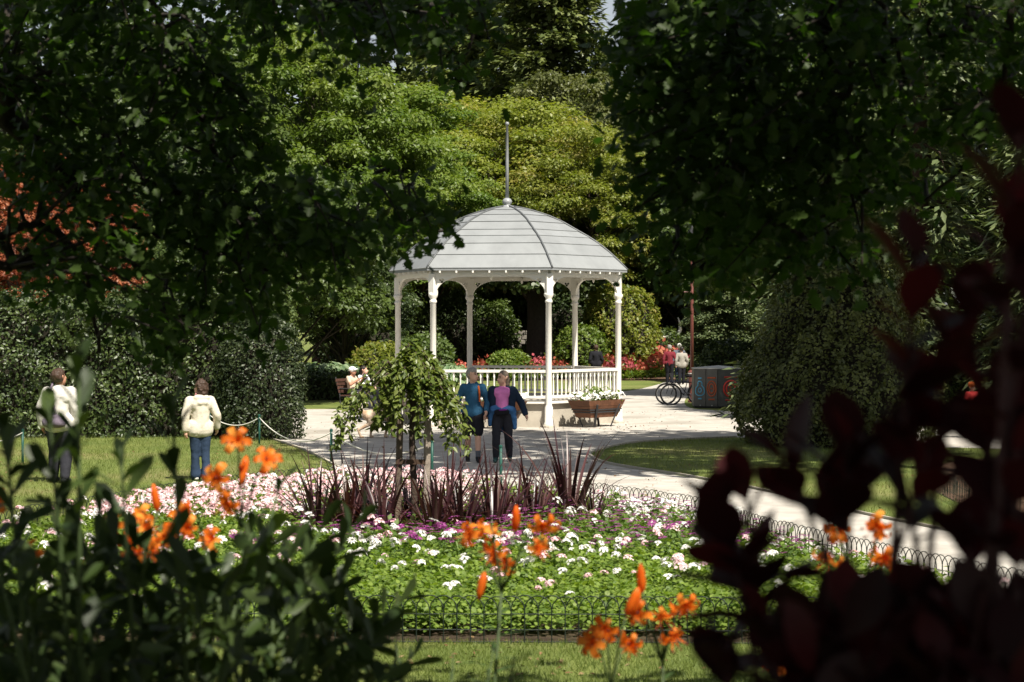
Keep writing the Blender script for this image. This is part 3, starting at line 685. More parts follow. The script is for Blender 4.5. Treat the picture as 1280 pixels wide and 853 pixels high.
# ------------------------------------------------------------------ hedges and shrubs
def hedge(px0, px1, d, h, dep, seed, label, m='lf_gloss', n=26000, leaf=.085):
    x0, x1 = X(px0, d), X(px1, d); o = bush('hedge', block((x1 - x0) / 2, dep, h), n, leaf * 1.08, m, seed, T_DIAMOND, ((x0 + x1) / 2, d + dep, 0), nc=140, depth=.26)
    return tag(o, label, 'hedge')
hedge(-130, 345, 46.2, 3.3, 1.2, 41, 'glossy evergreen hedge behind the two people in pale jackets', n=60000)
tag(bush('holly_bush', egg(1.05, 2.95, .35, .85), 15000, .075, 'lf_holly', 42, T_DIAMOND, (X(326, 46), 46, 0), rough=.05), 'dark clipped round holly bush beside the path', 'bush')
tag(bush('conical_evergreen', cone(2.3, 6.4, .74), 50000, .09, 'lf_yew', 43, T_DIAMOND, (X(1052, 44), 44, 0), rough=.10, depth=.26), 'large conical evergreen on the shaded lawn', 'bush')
tag(bush('rounded_shrub', egg(1.9, 4.0, .3, .7), 9000, .17, 'lf_yel', 44, T_DIAMOND, (X(775, 96), 98, .6), rough=.2), 'golden green rounded shrub above the red flowers', 'bush', 'shrubs in the far border')
tag(bush('rounded_shrub', egg(1.4, 2.6, .3, .8), 5000, .16, 'lf_grn', 45, T_DIAMOND, (X(725, 95), 96, 0), rough=.25), 'green shrub behind the man in black', 'bush', 'shrubs in the far border')
tag(bush('rounded_shrub', egg(.95, 1.45, .3, .8), 3500, .15, 'lf_grn', 46, T_DIAMOND, (X(635, 92), 93, 0), rough=.25), 'green shrub framed by the middle bandstand arch', 'bush', 'shrubs in the far border')
tag(bush('rounded_shrub', egg(1.3, 2.2, .3, .8), 4000, .16, 'lf_mid', 47, T_DIAMOND, (X(530, 84), 84, 0), rough=.25), 'mid green shrub behind the left bandstand columns', 'bush', 'shrubs in the far border')
tag(bush('rounded_shrub', egg(1.5, 1.9, .3, .8), 4000, .16, 'lf_yel', 48, T_DIAMOND, (X(480, 80), 80, 0), rough=.25), 'yellowish shrub behind the bench sitters', 'bush', 'shrubs in the far border')
tag(bush('low_hedge', block(3.0, .5, .95), 9000, .11, 'lf_dark', 49, T_DIAMOND, (X(405, 68), 69.5, 0)), 'low dark hedge behind the park bench', 'hedge')
tag(bush('rounded_shrub', egg(1.6, 2.4, .3, .8), 5000, .16, 'lf_mid', 50, T_DIAMOND, (X(835, 99), 103, 0), rough=.25), 'green shrub beside the pale stone sculpture', 'bush', 'shrubs in the far border')
tag(bush('rounded_shrub', egg(1.2, 2.1, .3, .8), 5000, .14, 'lf_dark', 54, T_DIAMOND, (X(912, 76), 76, 0), rough=.25), 'dark low shrub behind the recycling bins', 'bush', 'shrubs in the far border')
tag(bush('rounded_shrub', egg(1.5, 1.6, .3, .8), 5000, .12, 'lf_mid', 55, T_DIAMOND, (X(1180, 54), 54, 0), rough=.3), 'low green shrub at the foot of the cedar', 'bush', 'shrubs in the far border')

for i, (px, d, r_, h_, m_, lb) in enumerate(((500, 101, 2.0, 3.8, 'lf_mid', 'tall green shrub behind the leftmost bandstand column'), (556, 102, 1.9, 4.3, 'lf_dark', 'tall dark shrub behind the left bandstand arch'), (608, 103, 1.7, 3.9, 'lf_mid', 'tall green shrub left of the old dark trunk'), (712, 103, 1.9, 4.4, 'lf_dark', 'tall dark shrub right of the old dark trunk'), (748, 105, 2.0, 5.0, 'lf_mid', 'tall green shrub behind the right bandstand arch'), (455, 92, 2.0, 3.6, 'lf_dark', 'tall dark shrub behind the bench sitters'))):
    tag(bush('tall_shrub', egg(r_, h_, .4, .75), 7000, .17, m_, 500 + i, T_DIAMOND, (X(px, d), d, 0), rough=.25, depth=.4), lb, 'bush', 'tall shrubs behind the bandstand')

def hosta(px, py, d, s, label):
    root = tag(empty('hosta', (X(px, d), d, 0), 0, s), label, 'plant', 'pale leafy plants behind the bench')
    n = 170; a = rng.random(n) * 6.28; r = .6 * np.sqrt(rng.random(n)); c = np.column_stack([r * np.cos(a), r * np.sin(a), .45 + .5 * rng.random(n)])
    U = np.column_stack([np.cos(a), np.sin(a), -.3 + 0 * a]); N = np.column_stack([np.cos(a) * .4, np.sin(a) * .4 - .4, np.ones(n)])
    inst('leaves', scatter('leaves', c, N, U, .21 * (.6 + .7 * rng.random(n)), T_OVATE, M['lf_hosta']), root)
    mb = MB()
    for k in range(0, n, 3): mb.tube([(0, 0, 0), c[k] * [.4, .4, .8], c[k]], .012, 4)
    mb.build('stems', M['stem_green'], root)
for i, (px, d, s, lb) in enumerate(((388, 71, 1.25, 'pale leafed plant next to the round holly'), (404, 72, 1.35, 'pale leafed plant, second from the round holly'), (421, 71.5, 1.25, 'pale leafed plant, third from the round holly'), (437, 72, 1.1, 'pale leafed plant behind the woman in the white cap'), (566, 74, 1.2, 'pale leafed plant behind the left railing'), (552, 75, 1.2, 'pale leafed plant between two left bandstand columns'))):
    hosta(px, 0, d, s, lb)

def red_clump(x, y, s, m, label):
    root = tag(empty('flower_clump', (x, y, 0), rng.random() * 6, s), label, 'flowers', 'red flower clumps in the far border')
    n = 340; a = rng.random(n) * 6.28; r = .85 * np.sqrt(rng.random(n)); z = .15 + .75 * rng.random(n) * (1.1 - r)
    c = np.column_stack([r * np.cos(a), r * np.sin(a), z])
    inst('leaves', scatter('leaves', c, rng.normal(size=(n, 3)) * .5 + [0, -.2, .6], rng.normal(size=(n, 3)) + [0, 0, .5], .22, T_DIAMOND, M['lf_grn']), root)
    n = 170; a = rng.random(n) * 6.28; r = .85 * np.sqrt(rng.random(n)); z = .35 + .75 * (1.05 - r) * rng.random(n) ** .5 + .1
    c = np.column_stack([r * np.cos(a), r * np.sin(a), z])
    inst('blooms', scatter('blooms', c, rng.normal(size=(n, 3)) * .5 + [0, -.5, .6], rng.normal(size=(n, 3)) * .5 + [0, 0, 1], .15, T_ROUND, M[m]), root)['kind'] = 'stuff'
k = 0
spots = [(770, 97, 1.5), (783, 99, 1.6), (797, 98, 1.65), (812, 99, 1.6), (826, 100, 1.5), (776, 93.5, 1.0), (760, 95, 1.0), (792, 94, .9), (820, 95, 1.0), (838, 101, 1.4), (600, 93, .9), (612, 94, 1.0), (655, 93, .9), (668, 94, 1.0), (685, 95, 1.0), (700, 95, .9), (575, 92, .8)]
names = ['behind the right bandstand column', 'right of the bandstand column, back row', 'in the middle of the red bank', 'right of the middle of the red bank', 'at the far right of the red bank', 'low in front of the man in black', 'beside the man in black', 'at the front of the red bank', 'front right of the red bank', 'behind the strolling couple',
         'behind the second left column', 'left of the arch shrub', 'right of the arch shrub', 'at the foot of the big dark trunk', 'behind the front bandstand column', 'left of the man in black', 'at the left end of the far border']
for (px, d, s), nm in zip(spots, names):
    red_clump(X(px, d), d, s, 'petal_redpink' if k % 4 == 1 else 'petal_red', 'red flowering clump ' + nm); k += 1

# dark old trunk and stone bridge seen through the bandstand
old = tag(empty('old_tree', (X(672, 97), 97, 0)), 'old tree with thick dark trunk seen through the bandstand', 'tree')
mb = MB(); mb.tube([(0, 0, -.2), (.05, 0, 1.0), (0, 0, 3), (-.2, 0, 7)], [1.0, .62, .5, .35], 12)
for a, l in ((.4, 3.0), (2.4, 3.2), (3.6, 2.5), (5.2, 2.8)): limb(mb, (0, 0, 3.5), (l * math.cos(a), l * math.sin(a), 6.5), .25, .06, .1, 6, 5)
mb.build('trunk', M['bark_dark'], old, smooth=True)
cen = crown_centres(50, 3.2, 3.2, 1.5, 5.2); Cc, Nn, Uu = clump_leaves(cen, np.full(len(cen), 1.2), 170, .6)
inst('crown', scatter('crown', Cc, Nn, Uu, .24, T_ROUND, M['lf_dark']), old)
br = tag(empty('stone_bridge', (X(664, 104), 104, -.15)), 'small grey stone arch bridge beyond the bandstand', 'bridge')
stone = MB().box((0, 0, 0), (1, 1, 1)); st = stone.mesh('stone', M['stone'])
for j in range(7):
    for i in range(9):
        x = -1.7 + (i + (.5 if j % 2 else 0)) * .4; z = .9 + j * .24
        if x * x / 1.0 + (z - .9) ** 2 < .75: continue
        o = inst('stone', st, br, (x, rng.random() * .05, z), (0, rng.normal() * .05, 0), (.37, .5, .21)); rounded(o, .06)
mb = MB(); mb.box((0, .3, 1.2), (3.2, .3, .05)); mb.build('deck', M['stone'], br)

# pale stone sculpture with a curved horn on a rockery
sc_ = tag(empty('stone_sculpture', (X(829, 103), 103, .9)), 'pale curved stone sculpture above the red flowers', 'sculpture')
MB().ball((0, 0, .85), .6, 14, 8, (1.5, .8, .5)).build('boulder', M['palestone'], sc_, smooth=True)
MB().tube([(.45, 0, .95), (.75, 0, 1.15), (.88, 0, 1.45), (.86, 0, 1.8), (.76, 0, 2.1)], [.10, .10, .09, .06, .015], 8).build('horn', M['white'], sc_, smooth=True)
MB().lathe([(1.3, -1.0), (1.1, .2), (.75, .75)], 12).build('base_rock', M['stone'], sc_)

# ------------------------------------------------------------------ weeping tree on stakes in the bed
wx, wy = X(516, 24.2), 24.2
wt = tag(empty('weeping_tree', (wx, wy, 0)), 'small weeping tree with yellow-green cascading leaves in the flower bed', 'tree')
mb = MB(); mb.tube([(0, .02, -.1), (.015, 0, .6), (-.01, 0, 1.2), (0, 0, 1.9)], [.05, .042, .038, .035], 8)
Cs, Us = [], []
for i in range(70):
    a = i * 2.4 + rng.normal() * .3; L = .12 + .70 * rng.random() ** .85
    if math.cos(a) > .25: L *= .95
    elif math.cos(a) < -.5: L *= 1.08
    top = 2.50 - .42 * L - .12 * rng.random(); hang = (.15 + .85 * rng.random() ** 1.3) * (.5 + .7 * L)
    low_ = .72 if (math.cos(a) > .15 and i % 7 == 0) else .98 + .55 * rng.random()
    if math.cos(a) < -.25: L = min(L, .46); low_ = max(low_, 1.35)
    if math.cos(a) < -.8 and i % 3 == 0: L = .95; low_ = 1.15
    e = np.array([math.cos(a) * L, math.sin(a) * L * .9, 0])
    pts = [np.array([0, 0, 1.80]), e * .35 + [0, 0, top], e * .75 + [0, 0, top - .12 - .25 * L], e * .97 + [0, 0, top - .2 - .35 * L - hang * .4], e * (.98 + .14 * rng.random()) + [0, 0, max(low_, top - .25 - .35 * L - hang)]]
    mb.tube(pts, [.016, .011, .008, .005, .002], 4)
    for s in range(4):
        k = (4, 22, 22, 16)[s]; t = rng.random(k)[:, None]; Cs.append(pts[s] * (1 - t) + pts[s + 1] * t + rng.normal(size=(k, 3)) * .025); Us.append(np.tile((pts[s + 1] - pts[s]) * .6 + [0, 0, -.3], (k, 1)))
C = np.concatenate(Cs); U = np.concatenate(Us) + rng.normal(size=C.shape) * .25
inst('crown', scatter('crown', C, rng.normal(size=C.shape) * .5 + [.2, -.45, .8], U, .085 * (.6 + .7 * rng.random(len(C))), T_OVATE, M['lf_weep']), wt)
mb.build('trunk', M['bark'], wt, smooth=True)
for dx, dy, mm, lb in ((-.19, -.06, 'stake', 'dark timber stake left of the weeping tree trunk'), (.15, -.10, 'stake2', 'pale weathered stake right of the weeping tree trunk')):
    o = MB().box((0, 0, .72), (.075, .075, 1.55)).build('tree_stake', M[mm], None, (wx + dx, wy + dy, 0), (0, R(1.5), .2)); rounded(o, .008); tag(o, lb, 'stake', 'stakes of the weeping tree')
o = MB().box((0, 0, 0), (.36, .02, .06)).build('tree_tie', M['stem_brown'], None, (wx - .02, wy - .125, .98), (0, 0, R(-7))); tag(o, 'dark strap tying the weeping tree to its stakes', 'strap')

# ------------------------------------------------------------------ dark red strap-leaved clumps
def strap(n, L, seed):
    g = np.random.default_rng(seed); V, Fc, rn = [], [], []
    for i in range(n):
        a = g.random() * 6.283; ln = L * (.38 + .72 * g.random()); lean = (.10 + 1.5 * g.random() ** 1.2); w = .015 + .013 * g.random(); k = 8
        d = np.array([math.cos(a), math.sin(a), 0]); s = np.array([-d[1], d[0], 0]); b = d * .13 * g.random(); base = len(V); r_ = g.random(); bend = lean * (.35 + 1.1 * g.random())
        p = np.array(b); th = math.pi / 2 - lean * .8
        for j in range(k + 1):
            t = j / k; ww = w * (1 - t ** 2.2) + .001
            V += [p - s * ww, p + d * ww * .35 * 0 - np.array([0, 0, ww * .5]), p + s * ww]; rn += [r_] * 3
            th -= bend * 2.6 / k * (t + .15); p = p + (d * math.cos(th) + np.array([0, 0, math.sin(th)])) * ln / k
        for j in range(k):
            q = base + j * 3; Fc += [(q, q + 1, q + 4, q + 3), (q + 1, q + 2, q + 5, q + 4)]
    return np_mesh('leaves', np.array(V), [np.array(Fc)], M['lf_flax'], np.array(rn))
flax_me = [strap(100, 1.32, 1), strap(90, 1.25, 2), strap(90, 1.2, 3)]
fl_spots = [(712, 25.8, 1.12, 0, 'largest dark red strap-leaved clump, at the path side of the bed'), (668, 25.2, .95, 1, 'dark red strap-leaved clump left of the largest one'), (618, 24.2, 1.0, 1, 'dark red strap-leaved clump behind the orange lilies'), (578, 23.8, 1.0, 2, 'dark red strap-leaved clump right of the staked tree'), (545, 23.5, .9, 0, 'dark red strap-leaved clump at the foot of the staked tree'),
            (480, 23.6, 1.0, 1, 'dark red strap-leaved clump left of the tree stakes'), (435, 23.9, 1.05, 2, 'dark red strap-leaved clump, second left of the tree stakes'), (398, 24.2, .9, 0, 'dark red strap-leaved clump at the left end of the row'), (742, 25.2, .6, 2, 'small dark red strap-leaved clump beside the largest one'), (512, 24.9, .8, 2, 'dark red strap-leaved clump behind the tree stakes'), (455, 25.0, .95, 0, 'dark red strap-leaved clump behind the second left one'), (560, 25.2, .95, 1, 'dark red strap-leaved clump behind the staked tree, right side'), (643, 24.9, .9, 2, 'dark red strap-leaved clump below the walking woman')]
for px, d, s, k, lb in fl_spots:
    r_ = tag(empty('strap_leaved_plant', (X(px, d), d, 0), rng.random() * 6, s), lb, 'plant', 'dark red strap-leaved plants')
    inst('leaves', flax_me[k], r_)
    MB().lathe([(.10, -.02), (.07, .12), (.03, .2)], 8).build('crown_base', M['stem_brown'], r_)

# ------------------------------------------------------------------ bedding plants
def bed_foliage(n, r, h, leaf, tpl, m, seed):
    global rng
    rng = np.random.default_rng(seed); a = rng.random(n) * 6.28; q = r * np.sqrt(rng.random(n)); z = h * (.25 + .75 * rng.random(n)) * (1 - .45 * (q / r) ** 2)
    d = np.column_stack([np.cos(a), np.sin(a), .5 + 0 * a]); c = np.column_stack([q * np.cos(a), q * np.sin(a), z])
    return scatter('foliage', c, d * .4 + [0, 0, .8] + rng.normal(size=(n, 3)) * .35, d + rng.normal(size=(n, 3)) * .6, leaf * (.7 + .6 * rng.random(n)), tpl, M[m])
def head(n, r, pet, m, seed, flat=.5):
    global rng
    rng = np.random.default_rng(seed); d = rdir(n); d[:, 2] = np.abs(d[:, 2])
    me = scatter('flower_head', d * [r, r, r * flat] * .7, d + [0, 0, .5], rng.normal(size=(n, 3)), pet, T_ROUND, M[m])
    return me
def daisy(m):
    a = np.arange(10) * .6283; U = np.column_stack([np.cos(a), np.sin(a), .1 + 0 * a])
    return scatter('flower_head', U * .006, np.tile([[0, 0, 1.]], (10, 1)), U, .034, T_LONG, M[m])
fol_g = [bed_foliage(250, .25, .28, .040, T_ROUND, 'lf_bed', 60 + i) for i in range(3)]
fol_d = [bed_foliage(170, .24, .32, .06, T_LONG, 'lf_daisy', 70 + i) for i in range(2)]
hd = {'w': head(26, .055, .026, 'petal_white', 80, .7), 'p': head(26, .055, .026, 'petal_pink', 81, .7), 'v': daisy('petal_purple'), 'x': daisy('petal_white')}
rng = np.random.default_rng(99)
pts = []
gx, gy = np.meshgrid(np.arange(-6.6, 4.9, .30), np.arange(16.95, 31.5, .30))
pts = np.column_stack([gx.ravel(), gy.ravel()]) + rng.normal(size=(gx.size, 2)) * .07
shr = (np.array(bed_poly) - [-1.2, 23]) * .97 + [-1.2, 23]
pts = pts[inside(pts, shr)]
def seen(p):                                            # the part of the bed the photograph shows clearly
    px = 640 + p[0] / p[1] * F; py = YH + H / p[1] * F
    return 300 < px < 985 and p[1] < 26.5
vis = [p for p in pts if seen(p)]; rest = [p for p in pts if not seen(p)]
clear = [(X(px, d), d) for px, d, *_ in fl_spots] + [(wx, wy)]
vis = [p for p in vis if min((p[0] - a) ** 2 + (p[1] - b) ** 2 for a, b in clear) > .05]
order = sorted(range(len(vis)), key=lambda i: vis[i][1])
things = order[:300] if len(order) > 300 else order
extra = [vis[i] for i in order[300:]]
for q in things:
    x, y = vis[q]; purple = (y > 20.6 + .5 * math.sin(x * 2)) and rng.random() < (.8 if y > 21.8 else .45)
    if purple:
        o = empty('daisy_plant', (x, y, .008), rng.random() * 6.28, .85 + .35 * rng.random()); o.scale.z *= .9 + .5 * rng.random(); inst('foliage', fol_d[int(rng.integers(2))], o)
        nh = int(rng.integers(4, 9)); kinds = 'vvvvvx'; where = 'at the foot of the dark red strap leaves' if y > 22.3 else 'among the pale geraniums in the middle of the bed'
        tag(o, 'purple-flowered daisy plant ' + where, 'plant', 'purple daisies in the round bed')
    else:
        o = empty('geranium_plant', (x, y, .008), rng.random() * 6.28, .85 + .35 * rng.random()); o.scale.z *= .8 + .5 * rng.random(); inst('foliage', fol_g[int(rng.integers(3))], o)
        pr = .14 if y < 18.0 else .42 if y < 19 else .66 + .3 * math.sin(x * 2.3 + y)
        nh = (1 + int(rng.random() < .35)) if rng.random() < pr else 0; kinds = 'p' if rng.random() < (.3 if y < 20 else .5) else 'w'
        where = 'just behind the front wire edging' if y < 18 else 'in the middle of the flower bed' if y < 20.5 else 'towards the back of the flower bed'
        tag(o, (('pink-flowered' if kinds == 'p' else 'white-flowered') if nh else 'flowerless leafy green') + ' geranium plant ' + where, 'plant', 'pale geraniums in the round bed')
    for _ in range(nh):
        a, r_ = rng.random() * 6.28, .2 * math.sqrt(rng.random()); kd = kinds[int(rng.integers(len(kinds)))]
        inst('flower_head', hd[kd], o, (r_ * math.cos(a), r_ * math.sin(a), .31 + .07 * rng.random()), (rng.normal() * .2, -.2 + rng.normal() * .2, rng.random() * 6), (.75 if kd in 'wp' else 1.0) + .55 * rng.random())
def join_inst(name, items, label, cat):
    """many alike small plants as one mass; items: (mesh, location, scale)"""
    Vs, Ps, Rn, Mi, mats = [], {}, [], {}, []
    base = 0
    for me, loc, s in items:
        n = len(me.vertices); v = np.empty(n * 3, np.float32); me.vertices.foreach_get('co', v); v = v.reshape(-1, 3)
        a = rng.random() * 6.28; c_, s_ = math.cos(a), math.sin(a); v = v @ np.array([[c_, s_, 0], [-s_, c_, 0], [0, 0, 1]], np.float32) * s + np.array(loc, np.float32); Vs.append(v)
        r_ = np.empty(n, np.float32); me.attributes['rnd'].data.foreach_get('value', r_); Rn.append(r_)
        k = len(me.polygons[0].vertices); l = np.empty(len(me.loops), np.int32); me.loops.foreach_get('vertex_index', l)
        m = me.materials[0]
        if m not in mats: mats.append(m)
        Ps.setdefault(k, []).append(l.reshape(-1, k) + base); Mi.setdefault(k, []).append(np.full(len(l) // k, mats.index(m))); base += n
    ks = list(Ps)
    me = np_mesh(name, np.concatenate(Vs), [np.concatenate(Ps[k]) for k in ks], mats, np.concatenate(Rn), np.concatenate([np.concatenate(Mi[k]) for k in ks]))
    return tag(inst(name, me), label, cat, kind='stuff')
def head_far(m, seed):
    global rng
    rng = np.random.default_rng(seed); d = rdir(16); d[:, 2] = np.abs(d[:, 2])
    return scatter('flower_head', d * [.055, .055, .04] * .7, d + [0, 0, .5], rng.normal(size=(16, 3)), .042, T_DIAMOND, M[m])
hf = {'w': head_far('petal_white', 85), 'p': head_far('petal_pink', 86), 'v': hd['v']}
fg = [bed_foliage(110, .25, .30, .066, T_DIAMOND, 'lf_bed', 90 + i) for i in range(3)]; fd = [bed_foliage(110, .24, .32, .066, T_DIAMOND, 'lf_daisy', 95 + i) for i in range(2)]
rng = np.random.default_rng(98)
items = []
for x, y in rest + extra:
    pxl = 640 + x / y * F
    vio = 20.6 < y < 26.8 and pxl > 380 and rng.random() < .6
    items.append((fd[int(rng.integers(2))] if vio else fg[int(rng.integers(3))], (x, y, .008), 1.0 + .25 * rng.random()))
    if vio:
        for _ in range(int(rng.integers(3, 9))):
            a, r_ = rng.random() * 6.28, .22 * math.sqrt(rng.random()); items.append((hd['v'], (x + r_ * math.cos(a), y + r_ * math.sin(a), .31 + .10 * rng.random()), .9 + .5 * rng.random()))
        continue
    backpink = y > 24.4 and x < -.5
    nh = int(rng.integers(3, 6)) if backpink else int(rng.integers(0, 2))
    for _ in range(nh):
        a, r_ = rng.random() * 6.28, .22 * math.sqrt(rng.random())
        items.append((hf['p' if rng.random() < (.75 if backpink else .4) else 'w'], (x + r_ * math.cos(a), y + r_ * math.sin(a), .30 + .13 * rng.random()), .8 + .5 * rng.random()))
join_inst('bedding_flowers', items, 'mass of pink and white bedding flowers around the edges of the bed', 'flowers')
wa = []
for i in range(260):                                     # white alyssum spilling at the path corner
    q = np.array([1.75, 26.0]) + rng.normal(size=2) * [.42, .8]
    if inside(q[None], bed_poly)[0]: wa.append((hf['w'], (q[0], q[1], .10 + .22 * rng.random()), .8 + .5 * rng.random()))
join_inst('white_edging_flowers', wa, 'dense white edging flowers at the path corner of the bed', 'flowers')

# ------------------------------------------------------------------ low hooped wire edging
HP = .112
def hoop_mesh(h=.40):
    w = 2 * HP; pts = [(0, 0, -.05), (0, 0, h - w / 2)] + [(w / 2 - w / 2 * math.cos(a), 0, h - w / 2 + w / 2 * math.sin(a)) for a in np.linspace(0, math.pi, 8)[1:-1]] + [(w, 0, h - w / 2), (w, 0, -.05)]
    return MB().tube(pts, .0055, 3, False).mesh('hoop', M['fence'], True)
hoopme = hoop_mesh()
def edging(line, label, z0=0.0, nmax=300, h=1.0):
    seg = np.linalg.norm(np.diff(line, axis=0), axis=1); s = np.concatenate([[0], np.cumsum(seg)]); L = s[-1]; n = min(nmax, int(L / HP) - 2)
    at = lambda t: np.array([np.interp(t, s, line[:, 0]), np.interp(t, s, line[:, 1])])
    a0 = at(0); root = tag(empty('wire_edging', (a0[0], a0[1], z0)), label, 'fence', 'low hooped wire edgings')
    for i in range(n):
        p, q = at(i * HP), at((i + 2) * HP); d = q - p
        inst('hoop', hoopme, root, (p[0] - a0[0], p[1] - a0[1], 0), (rng.normal() * .02, 0, math.atan2(d[1], d[0])), (np.linalg.norm(d) / (2 * HP), 1, h * (1 + rng.normal() * .012)))
    for z in (.02, .12, .25):
        MB().tube([(*(at(t) - a0), z * h) for t in np.linspace(0, min(L, (n + 1) * HP), max(8, int(L / .25)))], .004, 4).build('wire', M['fence'], root)
bl = np.vstack([bed_poly, bed_poly[:1]])
def sub(i0, i1): return catmull(bed_pts, 8)[np.arange(i0 * 8, i1 * 8 + 1) % (len(bed_pts) * 8)]
cen_b = np.array([-1.2, 23])
grow = lambda l: (l - cen_b) * 1.012 + cen_b
edging(grow(sub(2, 6)), 'dark hooped wire edging along the front of the flower bed')
edging(grow(sub(6, 12)), 'dark hooped wire edging between the flower bed and the path')
edging(grow(sub(14, 18)), 'green hooped wire edging between the left lawn and the flowers')
edging(np.array(catmull([G(1165, 614), G(1230, 642), G(1330, 657), G(1450, 655)], 8, False)), 'low hooped wire edging round the mulched bed on the right lawn')

# fallen leaves on the lawn, the path and the verge
rng = np.random.default_rng(5); q = []
for px, py, sx, sy, n in ((25, 590, 40, 12, 260), (250, 570, 200, 15, 160), (650, 590, 150, 22, 200), (880, 600, 160, 25, 140), (740, 536, 60, 4, 160), (600, 825, 250, 20, 160), (380, 552, 40, 10, 160), (1180, 600, 80, 20, 260), (830, 520, 60, 8, 80)):
    for _ in range(n):
        y_ = min(845, max(515, py + rng.normal() * sy)); g = G(px + rng.normal() * sx, y_); q.append((g.x, g.y, .016))
q = np.array(q); n = len(q)
tag(inst('fallen_leaves', scatter('fallen_leaves', q, rng.normal(size=(n, 3)) * .3 + [0, 0, 1], rng.normal(size=(n, 3)), .05 * (.5 + rng.random(n)), T_OVATE, M['litter'])), 'brown fallen leaves strewn over lawn and path', 'leaves', kind='stuff')

# low edging strip between path and lawns
for ln, lb in ((((1400, 704), (1200, 667), (1060, 639), (960, 615), (860, 596), (765, 581), (739, 571), (746, 564), (800, 553), (920, 547)), 'thin pale edging strip round the shaded lawn'), (((500, 610), (440, 593), (385, 565), (335, 548)), 'thin edging strip between left lawn and path')):
    l = catmull([G(*p) for p in ln], 6, False); n = len(l); mb = MB()
    nr_ = np.gradient(l, axis=0); nr_ = np.stack([-nr_[:, 1], nr_[:, 0]], -1); nr_ /= np.linalg.norm(nr_, axis=1, keepdims=True)
    v = []
    for i in range(n):
        for off, z in ((-.03, 0), (-.03, .035), (.03, .04), (.03, 0)): v.append((*(l[i] + nr_[i] * off), z))
    mb.add(v, [(4 * i + j, 4 * i + (j + 1) % 4, 4 * i + 4 + (j + 1) % 4, 4 * i + 4 + j) for i in range(n - 1) for j in range(4)])
    tag(mb.build('lawn_edging', M['concrete']), lb, 'edging')

# ------------------------------------------------------------------ people and a dog: bodies grown from tapered limbs into one surface
def capsule(mb, a, b, ra, rb, n=12):
    a, b = Vector(a), Vector(b); d = b - a; L = d.length
    if L < 1e-5: return mb.ball(a, ra, n, 8)
    t = d / L; prof = []
    for k in range(5): q = math.pi / 2 * k / 4; prof.append((ra * math.sin(q) + 1e-4, -ra * math.cos(q)))
    for k in range(5): q = math.pi / 2 * k / 4; prof.append((rb * math.cos(q) + 1e-4, L + rb * math.sin(q)))
    i0 = len(mb.v); mb.lathe(prof, n); q = t.to_track_quat('Z', 'Y')
    mb.v[i0:] = [tuple(a + q @ Vector(v)) for v in mb.v[i0:]]
    return mb
def grown(name, segs, vox, m, parent, wrinkle=0.0, smooth=4, wscale=.11):
    mb = MB()
    for s in segs:
        if len(s) == 3: mb.ball(s[0], s[1], 12, 8, s[2])
        else: capsule(mb, *s)
    me = mb.mesh('tmp', m); o = bpy.data.objects.new('tmp_body', me); COL.objects.link(o)
    r = o.modifiers.new('r', 'REMESH'); r.mode = 'VOXEL'; r.voxel_size = vox
    sm = o.modifiers.new('s', 'SMOOTH'); sm.iterations = smooth; sm.factor = .5
    if wrinkle:
        tx = bpy.data.textures.new('folds', 'CLOUDS'); tx.noise_scale = wscale; tx.noise_depth = 2
        d = o.modifiers.new('d', 'DISPLACE'); d.texture = tx; d.strength = wrinkle; d.mid_level = .5; d.texture_coords = 'LOCAL'
    dg = bpy.context.evaluated_depsgraph_get(); me2 = bpy.data.meshes.new_from_object(o.evaluated_get(dg)); bpy.data.objects.remove(o)
    me2.name = name; me2.materials.clear(); setmat(me2, m); me2.polygons.foreach_set('use_smooth', np.ones(len(me2.polygons), bool))
    return inst(name, me2, parent)
def clothm(name, c, rough=.85, var=.12): return mat(name, c, rough, var, 14, .25, 90, .15)
SK1 = mat('skin_light', (.58, .34, .25), .55, .08, 9); SK2 = mat('skin_tan', (.40, .20, .13), .55, .08, 9)
M['dark_eye'] = mat('eye_dark', (.02, .015, .012), .3); M['lip'] = mat('lip', (.35, .10, .09), .5)

